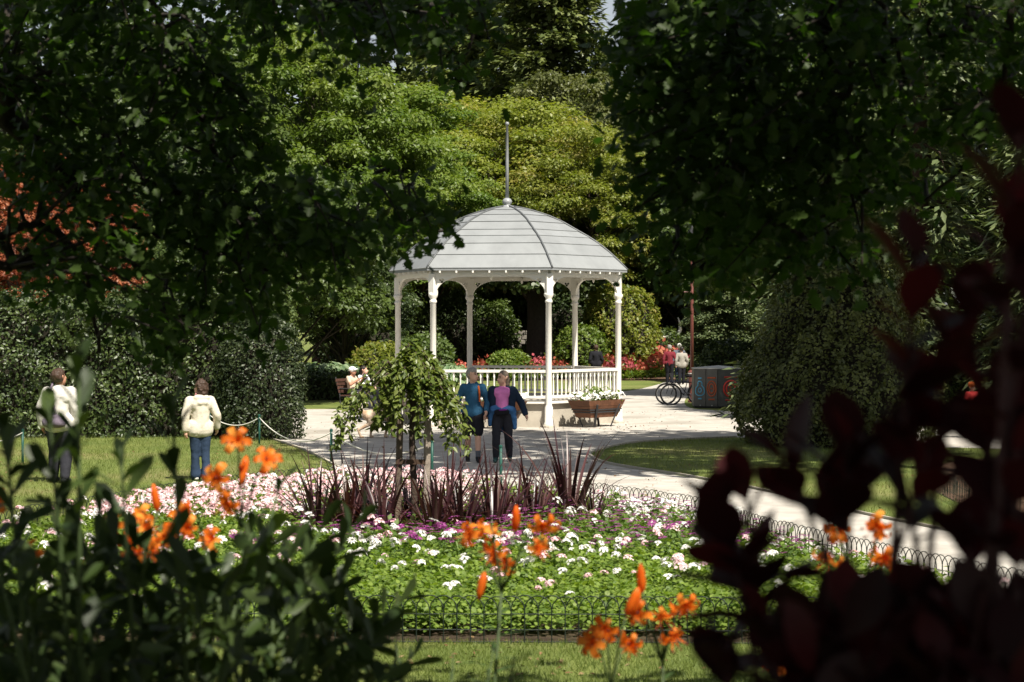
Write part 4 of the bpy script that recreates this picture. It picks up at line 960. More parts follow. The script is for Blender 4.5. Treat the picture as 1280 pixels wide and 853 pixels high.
def person(label, loc, rz, height, pose, wear, skin=SK1, vox=.012, head_turn=0.0, head_tilt=0.0, group=None, face=False, wide=1.06):
    """local frame: facing -Y, feet on z = 0, 1.72 m tall before scaling"""
    root = tag(empty('person', loc, rz, height / 1.72), label, 'person', group); root.scale.x *= wide; root.scale.y *= wide
    J = {'hipL': (.09, 0, .90), 'hipR': (-.09, 0, .90), 'kneeL': (.10, -.02, .49), 'kneeR': (-.10, -.02, .49), 'ankL': (.10, .02, .08), 'ankR': (-.10, .02, .08),
         'shL': (.172, 0, 1.385), 'shR': (-.172, 0, 1.385), 'elL': (.25, .04, 1.12), 'elR': (-.25, .04, 1.12), 'wrL': (.26, -.04, .88), 'wrR': (-.26, -.04, .88), 'pel': (0, 0, .94), 'ch': (0, 0, 1.28), 'neck': (0, .01, 1.45), 'head': (0, -.01, 1.60)}
    J.update(pose); J = {k: Vector(v) for k, v in J.items()}
    hm = Matrix.Rotation(head_turn, 3, 'Z') @ Matrix.Rotation(head_tilt, 3, 'X'); hp = lambda v: tuple(J['head'] + hm @ (Vector(v) * 1.08))
    up = (J['ch'] - J['pel']).normalized(); acr = (J['shL'] - J['shR']).normalized()
    toe = {}
    for s in 'LR':
        f = Vector(pose.get('toe' + s, (0, -1, 0))); toe[s] = f.normalized()
    head = [(hp((0, .015, .03)), .099, (.88, 1.05, 1.08)), (hp((0, -.03, -.04)), .076, (.9, 1.0, 1.0)), (hp((0, -.045, -.085)), hp((0, -.055, -.09)), .032, .028), (hp((0, -.095, .01)), hp((0, -.112, -.018)), .013, .017),
            (hp((.082, .02, .0)), hp((.086, .025, .03)), .014, .018), (hp((-.082, .02, .0)), hp((-.086, .025, .03)), .014, .018), (J['neck'] - up * .06, hp((0, .01, -.06)), .058, .052)]
    def torso(k): return [(J['ch'] + acr * .07 + up * .04, J['ch'] - acr * .07 + up * .04, .115 + k, .115 + k), (J['shL'] - up * .045 - acr * .02, J['shR'] - up * .045 + acr * .02, .055 + k, .055 + k), (J['neck'] - up * .05, J['shL'] - up * .02, .05 + k * .6, .045 + k), (J['neck'] - up * .05, J['shR'] - up * .02, .05 + k * .6, .045 + k), (J['ch'], J['pel'], .125 + k, .118 + k), (J['pel'] + acr * .07, J['pel'] - acr * .07, .115 + k, .115 + k), (J['ch'] + up * .1, J['neck'], .09 + k * .6, .05 + k * .3)]
    def arm(s, k, t=1.0):
        w = J['el' + s].lerp(J['wr' + s], t); return [(J['sh' + s], J['el' + s], .056 + k, .044 + k), (J['el' + s], w, .043 + k, .030 + .013 * (1 - t) + k)]
    def leg(s, k, t=1.0, full=True):
        if t <= 1.0 and not full: return [(J['hip' + s], J['hip' + s].lerp(J['knee' + s], t), .092 + k, .07 + k)]
        return [(J['hip' + s], J['knee' + s], .09 + k, .060 + k), (J['knee' + s], J['knee' + s].lerp(J['ank' + s], .35), .060 + k, .058 + k), (J['knee' + s].lerp(J['ank' + s], .35), J['knee' + s].lerp(J['ank' + s], t), .058 + k, .04 + k)]
    def hand(s):
        w = J['wr' + s]; d = (w - J['el' + s]).normalized(); inw = (J['pel'] + Vector((0, -.1, 0)) - w); inw = (inw - d * inw.dot(d)); inw = inw.normalized() if inw.length > 1e-3 else Vector((1, 0, 0)); sd_ = d.cross(inw).normalized()
        if sd_.y > 0: sd_ = -sd_
        pm = w + d * .07; out = [(w, pm, .026, .03), (w + d * .04 + sd_ * .015, pm + sd_ * .02, .02, .018), (w + d * .04 - sd_ * .015, pm - sd_ * .02, .02, .018)]
        for i, (o_, l) in enumerate(((.028, .055), (.010, .065), (-.010, .06), (-.027, .047))):
            b = pm + sd_ * o_ + d * .015; m_ = b + d * l * .6 + inw * .008; out += [(b, m_, .0095, .009), (m_, m_ + d * l * .35 + inw * l * .45, .009, .0075)]
        b = w + d * .03 + sd_ * .025; m_ = b + sd_ * .028 + d * .025 + inw * .015; out += [(b, m_, .012, .010), (m_, m_ + d * .03 + inw * .012, .010, .008)]
        return out
    def foot(s, k=0.0): a = J['ank' + s]; z0 = Vector((0, 0, -.045)); t = toe[s]; return [(a, a + z0, .042 + k, .036 + k), (a + z0 - t * .045, a + z0 * 1.0 + t * .10, .034 + k, .034 + k), (a + z0 + t * .10, a + z0 * 1.15 + t * .17, .036 + k, .026 + k)]
    body = list(head) + torso(0) + arm('L', 0) + arm('R', 0) + leg('L', 0) + leg('R', 0) + hand('L') + hand('R') + foot('L') + foot('R')
    grown('body', body, min(vox, .0125) if vox < .0145 else vox, skin, root, smooth=2)
    for w in wear:
        kind, m = w[0], w[1]; a = w[2] if len(w) > 2 else {}
        k = a.get('k', .014)
        if kind in ('jacket', 'shirt', 'vest'):
            sg = torso(k); sl = a.get('sleeve', .93 if kind == 'jacket' else .0)
            hem = a.get('hem', .0)
            if hem: sg += [(J['pel'] + acr * .06, J['pel'] + acr * .065 - Vector((0, 0, hem)), .118 + k, .122 + k), (J['pel'] - acr * .06, J['pel'] - acr * .065 - Vector((0, 0, hem)), .118 + k, .122 + k)]
            for s in 'LR':
                if kind == 'vest': continue
                if sl > 0: sg += arm(s, k * .8, sl)
                else: sg += [(J['sh' + s], J['sh' + s].lerp(J['el' + s], .6), .06 + k * .7, .056 + k * .7)]
            if a.get('hood'): sg += [(J['neck'] + Vector((-.07, .07, -.02)), J['neck'] + Vector((.07, .07, -.02)), .065, .065), (J['neck'] + Vector((-.05, .11, -.10)), J['neck'] + Vector((.05, .11, -.10)), .055, .055)]
            if a.get('collar'): sg += [(J['neck'] + Vector((-.045, .02, .0)), J['neck'] + Vector((.045, .02, .0)), .05, .05)]
            grown(a.get('name', kind), sg, vox, m, root, a.get('wr', .02))
        elif kind == 'openjacket':
            sg = [(J['ch'] + acr * .165 + up * .05 + Vector((0, -.035, 0)), J['pel'] + acr * .175 + Vector((0, -.02, -.04)), .072, .065), (J['ch'] - acr * .165 + up * .05 + Vector((0, -.035, 0)), J['pel'] - acr * .175 + Vector((0, -.02, -.04)), .072, .065), (J['shL'] - acr * .03, J['shL'] - acr * .10 + up * .03, .07, .05), (J['shR'] + acr * .03, J['shR'] + acr * .10 + up * .03, .07, .05), (J['shL'] + Vector((0, .03, -.03)), J['shR'] + Vector((0, .03, -.03)), .065, .065), (J['ch'] + Vector((0, .06, .05)), J['pel'] + Vector((0, .07, 0)), .12, .12)] + arm('L', k, .95) + arm('R', k, .95)
            grown('jacket', sg, vox, m, root, .02)
        elif kind == 'trousers':
            sg = [(J['pel'] + acr * .07, J['pel'] - acr * .07, .115 + k, .115 + k)]
            fl_ = a.get('flare', 0)
            for s in 'LR':
                sg += leg(s, k, .97)
                if fl_: sg += [(J['knee' + s].lerp(J['ank' + s], .5), J['ank' + s] + Vector((0, 0, .0)), .055 + k, .055 + k + fl_)]
            grown('trousers', sg, vox, m, root, a.get('wr', .016))
        elif kind == 'shorts':
            grown('shorts', [(J['pel'] + acr * .07, J['pel'] - acr * .07, .115 + k, .115 + k)] + leg('L', k + .012, .85, False) + leg('R', k + .012, .85, False), vox, m, root, .016)
        elif kind == 'shoes':
            for s in 'LR': grown('shoe', foot(s, .009), vox, m, root, 0, 2)
        elif kind == 'socks':
            for s in 'LR': grown('sock', [(J['ank' + s], J['ank' + s].lerp(J['knee' + s], .28), .046, .052)], vox, m, root, 0, 2)
        elif kind == 'hair':
            sg = [(hp((0, .03, .045)), .106, (.92, 1.03, 1.05))]
            if a.get('long'): sg += [(hp((0, .07, .0)), hp((0, .085, -.10)), .075, .055)]
            if a.get('curly'): sg += [(hp((x_, y_, z_)), .05, (1, 1, 1)) for x_, y_, z_ in ((.07, .04, .05), (-.07, .04, .05), (.06, .07, -.01), (-.06, .07, -.01), (0, .09, .03), (0, .02, .11), (.05, .06, -.06), (-.05, .06, -.06), (0, .08, -.06))]
            if a.get('tail'): sg += [(hp((0, .10, .01)), hp((0, .15, -.05)), .035, .03), (hp((0, .15, -.05)), hp((0, .14, -.14)), .03, .015)]
            if a.get('thin'): sg = [(hp((0, .038, .032)), .111, (.93, .95, 1.0)), (hp((0, .01, .075)), .086, (1.02, 1.1, .85))]
            h_ = grown('hair', sg, .012, m, root, a.get('wr', .03), 2, .04)
        elif kind == 'cap':
            c_ = MB(); i0 = len(c_.v); c_.ball((0, .015, .055), .112, 14, 8, (.92, 1.05, .85)); c_.add([(x_ * .085, -.07 - .10 * math.cos(x_ * 1.3), .07 - .02 * abs(x_) + dz) for dz in (0, .012) for x_ in np.linspace(-1, 1, 7)] + [(x_ * .085, -.06, .075 + dz) for dz in (0, .012) for x_ in np.linspace(-1, 1, 7)], [(i, i + 1, i + 15, i + 14) for i in range(6)] + [(i + 7, i + 21, i + 22, i + 8) for i in range(6)] + [(i, i + 7, i + 8, i + 1) for i in range(6)])
            c_.v[i0:] = [hp(v) for v in c_.v[i0:]]; c_.build('cap', m, root, smooth=True)
        elif kind == 'custom':
            grown(a['name'], a['segs'], a.get('vox', .012), m, root, a.get('wr', 0), 2)
    if face:
        for sx in (-1, 1): MB().ball(hp((sx * .034, -.083, .022)), .010, 8, 6, (1.3, 1, .8)).build('eye', M['dark_eye'], root, smooth=True)
        MB().tube([hp((-.025, -.086, -.052)), hp((0, -.094, -.054)), hp((.025, -.086, -.052))], .006, 6).build('mouth', M['lip'], root, smooth=True)
        for sx in (-1, 1): MB().tube([hp((sx * .018, -.088, .042)), hp((sx * .05, -.078, .044))], .005, 5).build('eyebrow', M['stem_brown'], root)
    return root

def walk(stride, armswing, lift=.06):
    return {'kneeL': (.09, -stride * .55 - .03, .50), 'ankL': (.09, -stride * .9, .09), 'kneeR': (-.09, stride * .1 - .05, .50), 'ankR': (-.09, stride * .9, .12), 'toeR': (0, -1, -.35),
            'elL': (.25, armswing * .6 + .05, 1.13), 'wrL': (.25, armswing, .90), 'elR': (-.25, -armswing * .4 + .06, 1.13), 'wrR': (-.24, -armswing, .92)}
def gp(px, py): g = G(px, py); return (g.x, g.y, .004 if py < 590 else 0)

hair_grey = mat('hair_grey', (.25, .23, .21), .7, .2, 30); hair_brown = mat('hair_brown', (.045, .025, .016), .6, .3, 30); hair_gb = mat('hair_greybrown', (.16, .12, .09), .65, .3, 30); hair_dark = mat('hair_dark', (.02, .014, .012), .5, .2, 30); hair_white = mat('hair_white', (.55, .53, .5), .7, .1, 30)
teal = clothm('teal_cloth', (.025, .09, .17)); black = clothm('black_cloth', (.012, .012, .016)); navy = clothm('navy_cloth', (.012, .022, .045)); pink = clothm('pink_cloth', (.62, .19, .46)); blue = clothm('blue_cloth', (.045, .13, .30)); cream = clothm('cream_cloth', (.56, .51, .42)); offw = clothm('off_white_cloth', (.58, .555, .51)); jean = clothm('denim', (.022, .037, .068)); charcoal = clothm('charcoal_cloth', (.025, .025, .032)); greyc = clothm('grey_cloth', (.28, .26, .23)); maroon = clothm('maroon_cloth', (.15, .02, .03)); sock = clothm('grey_sock', (.10, .11, .13)); shoe = clothm('shoe_dark', (.02, .022, .025)); shoew = clothm('shoe_white', (.65, .63, .6)); shoeg = clothm('shoe_green', (.02, .05, .05)); beige = clothm('beige_cloth', (.55, .42, .32)); bagc = clothm('bag_mauve', (.16, .13, .17)); orange = clothm('orange_strap', (.55, .12, .03)); purple = clothm('purple_cloth', (.18, .03, .25)); redc = clothm('red_cloth', (.35, .03, .03)); whitec = clothm('white_cloth', (.75, .74, .72))

# the strolling couple
po = walk(.17, .02); po.update({'elR': (-.27, .06, 1.14), 'wrR': (-.25, -.08, .93), 'wrL': (.24, -.16, .95), 'elL': (.27, .02, 1.13)})
mm_ = person('grey-haired man in teal jacket and dark shorts walking beside the woman in pink', gp(591, 578), R(4), 1.78, po,
       [('jacket', teal, {'hem': .02, 'collar': 1, 'k': .022}), ('shorts', black, {'k': .02}), ('socks', sock), ('shoes', shoe), ('hair', hair_grey, {'thin': 1}),
        ('custom', orange, {'name': 'backpack_strap', 'segs': [((.10, -.125, 1.40), (.115, -.15, 1.28), .02, .02), ((.115, -.15, 1.28), (.12, -.13, 1.12), .02, .016)]}),
        ('custom', navy, {'name': 'backpack', 'wr': .01, 'segs': [((0, .20, 1.32), (0, .21, 1.05), .12, .13)]})], SK1, .0142, R(48), 0, face=True, wide=1.0)
po = walk(.15, -.02); po.update({'kneeR': (-.10, -.14, .51), 'ankR': (-.11, -.14, .10), 'toeR': (0, -1, -.1), 'kneeL': (.11, -.05, .49), 'ankL': (.12, .14, .10), 'toeL': (.1, -1, 0), 'elL': (.33, .05, 1.16), 'wrL': (.42, -.02, .92), 'elR': (-.27, .03, 1.13), 'wrR': (-.30, -.10, .90)})
po['shL'] = (.18, 0, 1.38); po['shR'] = (-.18, 0, 1.38)
person('woman in pink top and open navy jacket walking towards the camera', gp(628, 578), R(-4), 1.72, po,
       [('vest', pink, {'k': .012, 'wr': .010, 'name': 'top'}), ('openjacket', navy, {'k': .026}), ('trousers', charcoal, {'k': .018}), ('shoes', shoeg), ('hair', hair_gb, {'long': 1, 'tail': 1, 'wr': .02}),
        ('custom', blue, {'name': 'tied_sweater', 'wr': .03, 'segs': [((-.15, -.04, 1.0), (.15, -.04, 1.0), .10, .10), ((-.13, .06, .98), (.13, .06, .98), .12, .12), ((.19, -.04, .96), (.22, .02, .66), .07, .05), ((-.2, -.05, .96), (-.22, -.04, .72), .06, .045), ((0, .12, .95), (0, .13, .68), .12, .13)]}),
        ('custom', black, {'name': 'waist_bag', 'segs': [((-.09, -.155, .96), (.09, -.16, .97), .05, .05), ((-.07, -.165, .93), (.07, -.17, .94), .04, .04)]}),
        ('custom', purple, {'name': 'bag_lining', 'segs': [((-.03, -.19, 1.005), (.08, -.185, 1.01), .022, .02)]})], SK1, .0142, R(-42), R(4), face=True, wide=1.06)

# the two on the left lawn, seen from behind
po = {'elR': (-.27, .02, 1.13), 'wrR': (-.25, -.06, .88), 'elL': (.27, .02, 1.13), 'wrL': (.27, -.05, .88), 'ankL': (.11, -.06, .09), 'kneeL': (.10, -.08, .49), 'ankR': (-.11, .08, .09)}
person('man in white jacket with shoulder bag seen from behind on the lawn', gp(74, 604), R(172), 1.88, po,
       [('jacket', offw, {'k': .045, 'hem': .03, 'collar': 1, 'wr': .016}), ('trousers', charcoal, {'k': .03}), ('shoes', shoe), ('hair', hair_brown, {'thin': 1}),
        ('custom', bagc, {'name': 'bag_strap', 'segs': [((.06, .20, 1.42), (.02, .215, 1.25), .018, .018), ((.02, .215, 1.25), (-.03, .20, 1.03), .018, .018), ((.06, .20, 1.42), (.08, .04, 1.53), .018, .018)]}),
        ('custom', bagc, {'name': 'shoulder_bag', 'wr': .02, 'segs': [((-.09, .20, .93), (.10, .20, .93), .08, .08), ((-.04, .20, 1.0), (.05, .20, 1.0), .05, .05)]})], SK2, .0142, R(-25), R(-6))
po = {'elR': (-.27, .05, 1.13), 'wrR': (-.30, -.06, .90), 'elL': (.26, .04, 1.12), 'wrL': (.25, .02, .87), 'ankL': (.07, -.02, .09), 'kneeL': (.08, -.02, .49), 'ankR': (-.08, .10, .09), 'kneeR': (-.08, .02, .49)}
person('dark-haired woman in cream hooded jacket and jeans on the lawn', gp(250, 601), R(205), 1.68, po,
       [('jacket', cream, {'k': .035, 'hem': .06, 'hood': 1, 'wr': .016}), ('trousers', jean, {'k': .014, 'flare': .025}), ('shoes', shoew), ('hair', hair_brown, {'curly': 1, 'long': 1, 'wr': .06}),
        ('custom', clothm('pink_scarf', (.45, .2, .2)), {'name': 'scarf', 'segs': [((-.04, .03, 1.48), (.04, .03, 1.48), .06, .06)]})], SK1, .0142, R(25), 0)

# ------------------------------------------------------------------ bench with sitters
bx, by = X(452, 62), 62.0
BZ = R(62)                                               # bench faces right, a little towards the camera
M['bench'] = mat('bench_wood', (.075, .035, .025), .65, .3, 12, .2, 50, obj_var=.15)
bench = tag(empty('park_bench', (bx, by, 0), BZ), 'brown slatted park bench by the path left of the bandstand', 'bench')
for i in range(4): rounded(MB().box((0, -.18 + i * .125, .44), (1.7, .10, .03)).build('seat_slat', M['bench'], bench), .006)
for i in range(4): rounded(MB().box((0, .30 + i * .035, .56 + i * .115), (1.7, .03, .09)).build('back_slat', M['bench'], bench), .006)
for sx in (-.78, .78):
    MB().tube([(sx, -.2, 0), (sx, -.19, .42), (sx, .25, .42)], .022, 6).build('leg', M['iron'], bench); MB().tube([(sx, .26, 0), (sx, .30, .45), (sx, .46, 1.0)], .022, 6).build('leg', M['iron'], bench)
    MB().tube([(sx, -.18, .42), (sx, -.2, .64), (sx, .30, .66)], .018, 6).build('armrest', M['iron'], bench)
def sit(tw=0.0): return {'pel': (0, .08, .56), 'hipL': (.09, .05, .54), 'hipR': (-.09, .05, .54), 'kneeL': (.10, -.38, .53), 'kneeR': (-.10, -.38, .53), 'ankL': (.11, -.42, .09), 'ankR': (-.11, -.36, .09), 'ch': (0, .12, .90), 'neck': (0, .10, 1.07), 'head': (0, .06, 1.22), 'shL': (.175, .11, 1.02), 'shR': (-.175, .11, 1.02), 'elL': (.24, -.02, .80), 'elR': (-.24, -.02, .80), 'wrL': (.10, -.24, .98), 'wrR': (-.10, -.24, .98)}
BM = Matrix.Rotation(BZ, 4, 'Z')
def on_bench(dx): v = BM @ Vector((dx, -.02, 0)); return (bx + v.x, by + v.y, 0)
sp = sit(); sp['kneeL'] = (.10, -.42, .55); sp['ankL'] = (.11, -.72, .12); sp['ankR'] = (-.10, -.62, .12)
person('woman in white cap and striped trousers on the bench holding up a phone', on_bench(-.45), BZ, 1.66, sp,
       [('shirt', beige, {'k': .012}), ('trousers', charcoal, {'k': .018}), ('shoes', shoe), ('hair', hair_dark, {'long': 1}), ('cap', whitec),
        ('custom', whitec, {'name': 'side_stripe', 'segs': [((-.185, .02, .55), (-.185, -.38, .545), .012, .012), ((-.185, -.38, .545), (-.165, -.60, .17), .012, .012), ((.185, .02, .55), (.185, -.42, .56), .012, .012), ((.185, -.42, .56), (.17, -.70, .16), .012, .012)]}),
        ('custom', navy, {'name': 'phone', 'vox': .006, 'segs': [((0, -.33, 1.02), (0, -.33, 1.14), .02, .02), ((.03, -.33, 1.02), (.03, -.33, 1.14), .02, .02)]})], SK2, .014)
sp = sit(); sp['wrL'] = (.08, -.25, .70); sp['wrR'] = (-.12, -.28, .66)
person('person in pale shirt and dark trousers sitting further along the bench', on_bench(.22), BZ, 1.68, sp,
       [('shirt', whitec, {'k': .016, 'sleeve': .9}), ('vest', clothm('grey_bib', (.10, .10, .12)), {'k': .02}), ('trousers', black, {'k': .018}), ('shoes', shoe), ('hair', hair_dark, {'long': 1})], SK1, .015, R(15))

# ------------------------------------------------------------------ distant people
po = walk(.10, .03)
person('man in black standing by the far flower border', (X(745, 86), 86, 0), R(190), 1.72, {}, [('jacket', black, {'k': .04, 'hem': .05, 'sleeve': .6}), ('trousers', black, {'k': .025}), ('shoes', shoe), ('hair', hair_brown, {'thin': 1})], SK1, .018)
person('grey-haired person in maroon top and black trousers strolling away', gp(837, 481), R(176), 1.70, po, [('jacket', maroon, {'k': .022}), ('trousers', black, {'k': .022}), ('shoes', shoe), ('hair', hair_grey)], SK1, .018, group='strollers by the lamp post')
person('person in pale grey jacket strolling away beside the lamp post', gp(852, 481), R(184), 1.62, walk(-.10, .04), [('jacket', greyc, {'k': .032, 'hem': .05}), ('trousers', black, {'k': .02}), ('shoes', shoe), ('hair', hair_dark)], SK1, .018, group='strollers by the lamp post')
person('white-haired stroller mostly hidden behind the pale grey jacket', gp(849, 479), R(180), 1.74, walk(.10, .04), [('jacket', clothm('slate_cloth', (.12, .13, .16)), {'k': .03}), ('trousers', navy, {'k': .02}), ('shoes', shoe), ('hair', hair_white)], SK1, .02, group='strollers by the lamp post')
person('child in red top and orange cap behind the purple leaves', gp(1215, 548), R(30), 1.28, walk(.10, .04), [('shirt', redc, {'k': .02}), ('shorts', jean, {'k': .02}), ('shoes', shoew), ('cap', orange), ('hair', hair_brown)], SK1, .018)

# ------------------------------------------------------------------ dog, walking right, half behind the weeping tree
fur = mat('tan_fur', (.33, .20, .11), .9, .25, 7, .5, 60, .1, col2=(.55, .45, .35)); furw = mat('cream_fur', (.62, .55, .46), .9, .12, 9, .5, 60, .1)
dg_ = tag(empty('dog', (X(472, 45.5), 46.2, .004), R(0)), 'tan dog with pale curled tail walking behind the weeping tree', 'dog')
sg = [((-.28, 0, .52), (.22, 0, .54), .125, .155), ((.22, 0, .54), (.30, 0, .50), .15, .13), ((.28, 0, .58), (.46, 0, .76), .105, .085), ((.48, 0, .80), .10, (1.05, .9, .95)), ((.52, 0, .77), (.66, 0, .74), .06, .042),
      ((.43, .06, .86), (.42, .075, .95), .035, .012), ((.43, -.06, .86), (.42, -.075, .95), .035, .012), ((-.36, 0, .56), (-.44, 0, .66), .05, .05), ((-.44, 0, .66), (-.42, .02, .76), .055, .06), ((-.42, .02, .76), (-.32, .03, .78), .06, .045)]
for yy, hx, kx, fx in ((-.085, -.26, -.20, -.44), (.085, -.26, -.18, -.22)):
    sg += [((hx, yy, .50), (kx, yy, .34), .10, .065), ((kx, yy, .34), (fx - .05 + (.07 if fx > -.3 else 0), yy, .19), .055, .034), ((fx - .05 + (.07 if fx > -.3 else 0), yy, .19), (fx, yy, .04), .032, .028), ((fx, yy, .03), (fx + .06, yy, .025), .032, .026)]
for yy, fx in ((-.08, .30), (.08, .12)):
    sg += [((.24, yy, .48), (.22 + (fx - .22) * .3, yy, .30), .075, .048), ((.22 + (fx - .22) * .3, yy, .30), (fx, yy, .05), .042, .030), ((fx, yy, .03), (fx + .06, yy, .025), .033, .026)]
grown('body', sg, .014, fur, dg_, .012, 3, .03)
grown('tail_fur', [((-.44, 0, .67), (-.42, .02, .775), .062, .067), ((-.42, .02, .775), (-.31, .03, .79), .067, .05)], .014, furw, dg_, .012, 2, .03)
for sx in (-1, 1): MB().ball((.565, sx * .055, .82), .013, 8, 6).build('eye', M['dark_eye'], dg_)
MB().ball((.70, 0, .755), .022, 8, 6).build('nose', M['dark_eye'], dg_)

# ------------------------------------------------------------------ lamp post, recycling bins, bicycles
lp = tag(empty('lamp_post', (X(865, 67), 67, 0)), 'slim oxide red lamp post beside the recycling bins', 'lamp post')
MB().lathe([(.14, -.05), (.14, .06), (.11, .10), (.105, .95), (.14, .98), (.14, 1.03), (.07, 1.10)], 12).build('base', M['redpost'], lp, smooth=False)
MB().lathe([(.062, 1.05), (.055, 3.0), (.045, 5.2)], 12).build('post', M['redpost'], lp, smooth=True)
MB().lathe([(.15, .965), (.15, 1.0)], 12).build('collar', M['binlid'], lp)
MB().tube([(0, 0, 3.7), (-.12, 0, 3.72), (-.27, 0, 3.72)], .022, 6).build('bracket', M['redpost'], lp)
lan = MB().lathe([(.09, 5.2), (.14, 5.28), (.18, 5.62), (.2, 5.66), (.05, 5.85), (.02, 5.95)], 8).build('lantern', M['iron'], lp)

rb = tag(empty('recycling_bin', (X(899, 62.8), 62.9, 0), 0), 'grey many-sided recycling bin cabinet with blue and red symbols', 'bin')
def ngon(n, r, ph): return [Vector((r * math.sin(ph + 2 * math.pi * k / n), -r * math.cos(ph + 2 * math.pi * k / n), 0)) for k in range(n)]
cor = [Vector((-.80, -.30, 0)), Vector((-.10, -.66, 0)), Vector((.72, -.40, 0)), (Vector((.80, .45, 0))), Vector((0, .75, 0)), Vector((-.80, .45, 0))]
for k in range(6):
    a, b = cor[k], cor[(k + 1) % 6]; parts = 2 if k == 0 else 1
    for j in range(parts):
        p, q = a.lerp(b, j / parts), a.lerp(b, (j + 1) / parts); d = (q - p).normalized(); p2, q2 = p + d * .008, q - d * .008
        rounded(MB().beam(p2 + Vector((0, 0, .645)), q2 + Vector((0, 0, .645)), .03, 1.17).build('panel', M['bin'], rb), .006)
mb = MB(); c2 = [c * .97 for c in cor]; mb.add([c + Vector((0, 0, .02)) for c in c2] + [c + Vector((0, 0, 1.2)) for c in c2], [(6, 7, 8, 9, 10, 11)] + [(k, (k + 1) % 6, 6 + (k + 1) % 6, 6 + k) for k in range(6)]); mb.build('carcass', M['iron'], rb)
mb = MB(); c3 = [c * 1.03 for c in cor]; mb.add([c + Vector((0, 0, 1.235)) for c in c3] + [c + Vector((0, 0, 1.26)) for c in c3] + [Vector((0, 0, 1.34))], [(5, 4, 3, 2, 1, 0)] + [(k, (k + 1) % 6, 6 + (k + 1) % 6, 6 + k) for k in range(6)] + [(6 + k, 6 + (k + 1) % 6, 12) for k in range(6)]); mb.build('lid', M['binlid'], rb)
def emblem(a, b, m, kind):
    mid = (a + b) / 2; d = (b - a).normalized(); nrm = Vector((d.y, -d.x, 0)); nrm = nrm if nrm.y < 0 else -nrm
    o3 = lambda u, v: mid + d * u + Vector((0, 0, .62 + v)) + nrm * .022
    mb = MB()
    def ring(pts, w): mb.tube([o3(*p) for p in pts], w, 4, closed=True)
    def bar(u0, u1, v): mb.tube([o3(u0, v), o3(u1, v)], .022, 4)
    c = lambda ru, rv, n=18, v0=0: [(ru * math.cos(t), v0 + rv * math.sin(t)) for t in np.linspace(0, 2 * math.pi, n, endpoint=False)]
    if kind == 'bottle':
        ring([(-.15, -.10), (-.13, -.17), (-.06, -.22), (.06, -.22), (.13, -.17), (.15, -.10), (.13, .02), (.06, .10), (.07, .17), (.04, .22), (-.04, .22), (-.07, .17), (-.06, .10), (-.13, .02)], .018); bar(-.06, .06, .32); bar(-.06, .06, -.32); ring(c(.05, .07, 10, -.05), .014)
    elif kind == 'oval':
        ring(c(.15, .24), .02); ring(c(.09, .15, 14), .02); bar(-.14, .14, .34); bar(-.10, .10, -.34); bar(-.03, .03, 0)
    else:
        ring(c(.24, .25), .03); ring(c(.15, .15, 14), .03); bar(-.22, .22, .36); bar(-.18, .18, -.36); bar(-.05, .05, .04); bar(-.05, .05, -.05)
    mb.build('printed_symbol', m, rb)
emblem(cor[0], cor[0].lerp(cor[1], .5), M['blue'], 'bottle'); emblem(cor[0].lerp(cor[1], .5), cor[1], M['orange_print'], 'oval'); emblem(cor[1], cor[2], M['red'], 'disc')
for u in (.25, .75): MB().ball(tuple(cor[0].lerp(cor[1], u) + Vector((0, -.03, .09))), .022, 8, 6).build('bolt', M['binlid'], rb)

tyre = mat('tyre_rubber', (.012, .012, .012), .8); steel = mat('steel_rim', (.35, .35, .36), .35, .1, metal=.6)
def bicycle(loc, rz, fm, label):
    root = tag(empty('bicycle', loc, rz), label, 'bicycle', 'bicycles parked by the lamp post')
    for x in (-.53, .53):
        w = MB().tube([(x + .335 * math.cos(t), 0, .34 + .335 * math.sin(t)) for t in np.linspace(0, 2 * math.pi, 28, endpoint=False)], .030, 6, closed=True).build('wheel', tyre, root, smooth=True)
        MB().tube([(x + .305 * math.cos(t), 0, .34 + .305 * math.sin(t)) for t in np.linspace(0, 2 * math.pi, 28, endpoint=False)], .010, 5, closed=True).build('rim', steel, w)
        sp_ = MB()
        for k in range(12): t = k * math.pi / 6; sp_.tube([(x, 0, .34), (x + .30 * math.cos(t), 0, .34 + .30 * math.sin(t))], .0022, 3)
        sp_.tube([(x, -.04, .34), (x, .04, .34)], .018, 6); sp_.build('spokes', steel, w)
    mb = MB()
    for a, b, r in (((-.37, 0, .78), (.05, 0, .30), .017), ((-.35, 0, .72), (.18, 0, .74), .015), ((.05, 0, .30), (.20, 0, .86), .016), ((.05, 0, .30), (.53, .03, .34), .010), ((.05, 0, .30), (.53, -.03, .34), .010), ((.18, 0, .74), (.53, .03, .34), .009), ((.18, 0, .74), (.53, -.03, .34), .009), ((-.37, 0, .80), (-.41, 0, .66), .018)): mb.tube([a, b], r, 6)
    mb.build('frame', fm, root, smooth=True)
    MB().tube([(-.41, .045, .66), (-.53, .045, .34)], .012, 6).tube([(-.41, -.045, .66), (-.53, -.045, .34)], .012, 6).build('fork', fm, root, smooth=True)
    MB().tube([(-.36, 0, .80), (-.38, 0, .98), (-.42, .1, 1.0), (-.36, .28, 1.0)], .012, 6).tube([(-.38, 0, .98), (-.42, -.1, 1.0), (-.36, -.28, 1.0)], .012, 6).build('handlebar', M['iron'], root, smooth=True)
    MB().ball((.20, 0, .93), .08, 10, 6, (1.7, .9, .4)).build('saddle', black, root, smooth=True)
    MB().tube([(.05 + .09 * math.cos(t), -.05, .30 + .09 * math.sin(t)) for t in np.linspace(0, 2 * math.pi, 14, endpoint=False)], .008, 4, closed=True).tube([(.05, -.06, .30), (.14, -.07, .16)], .009, 4).tube([(.05, .06, .30), (-.04, .07, .44)], .009, 4).build('crank', steel, root)
    return root
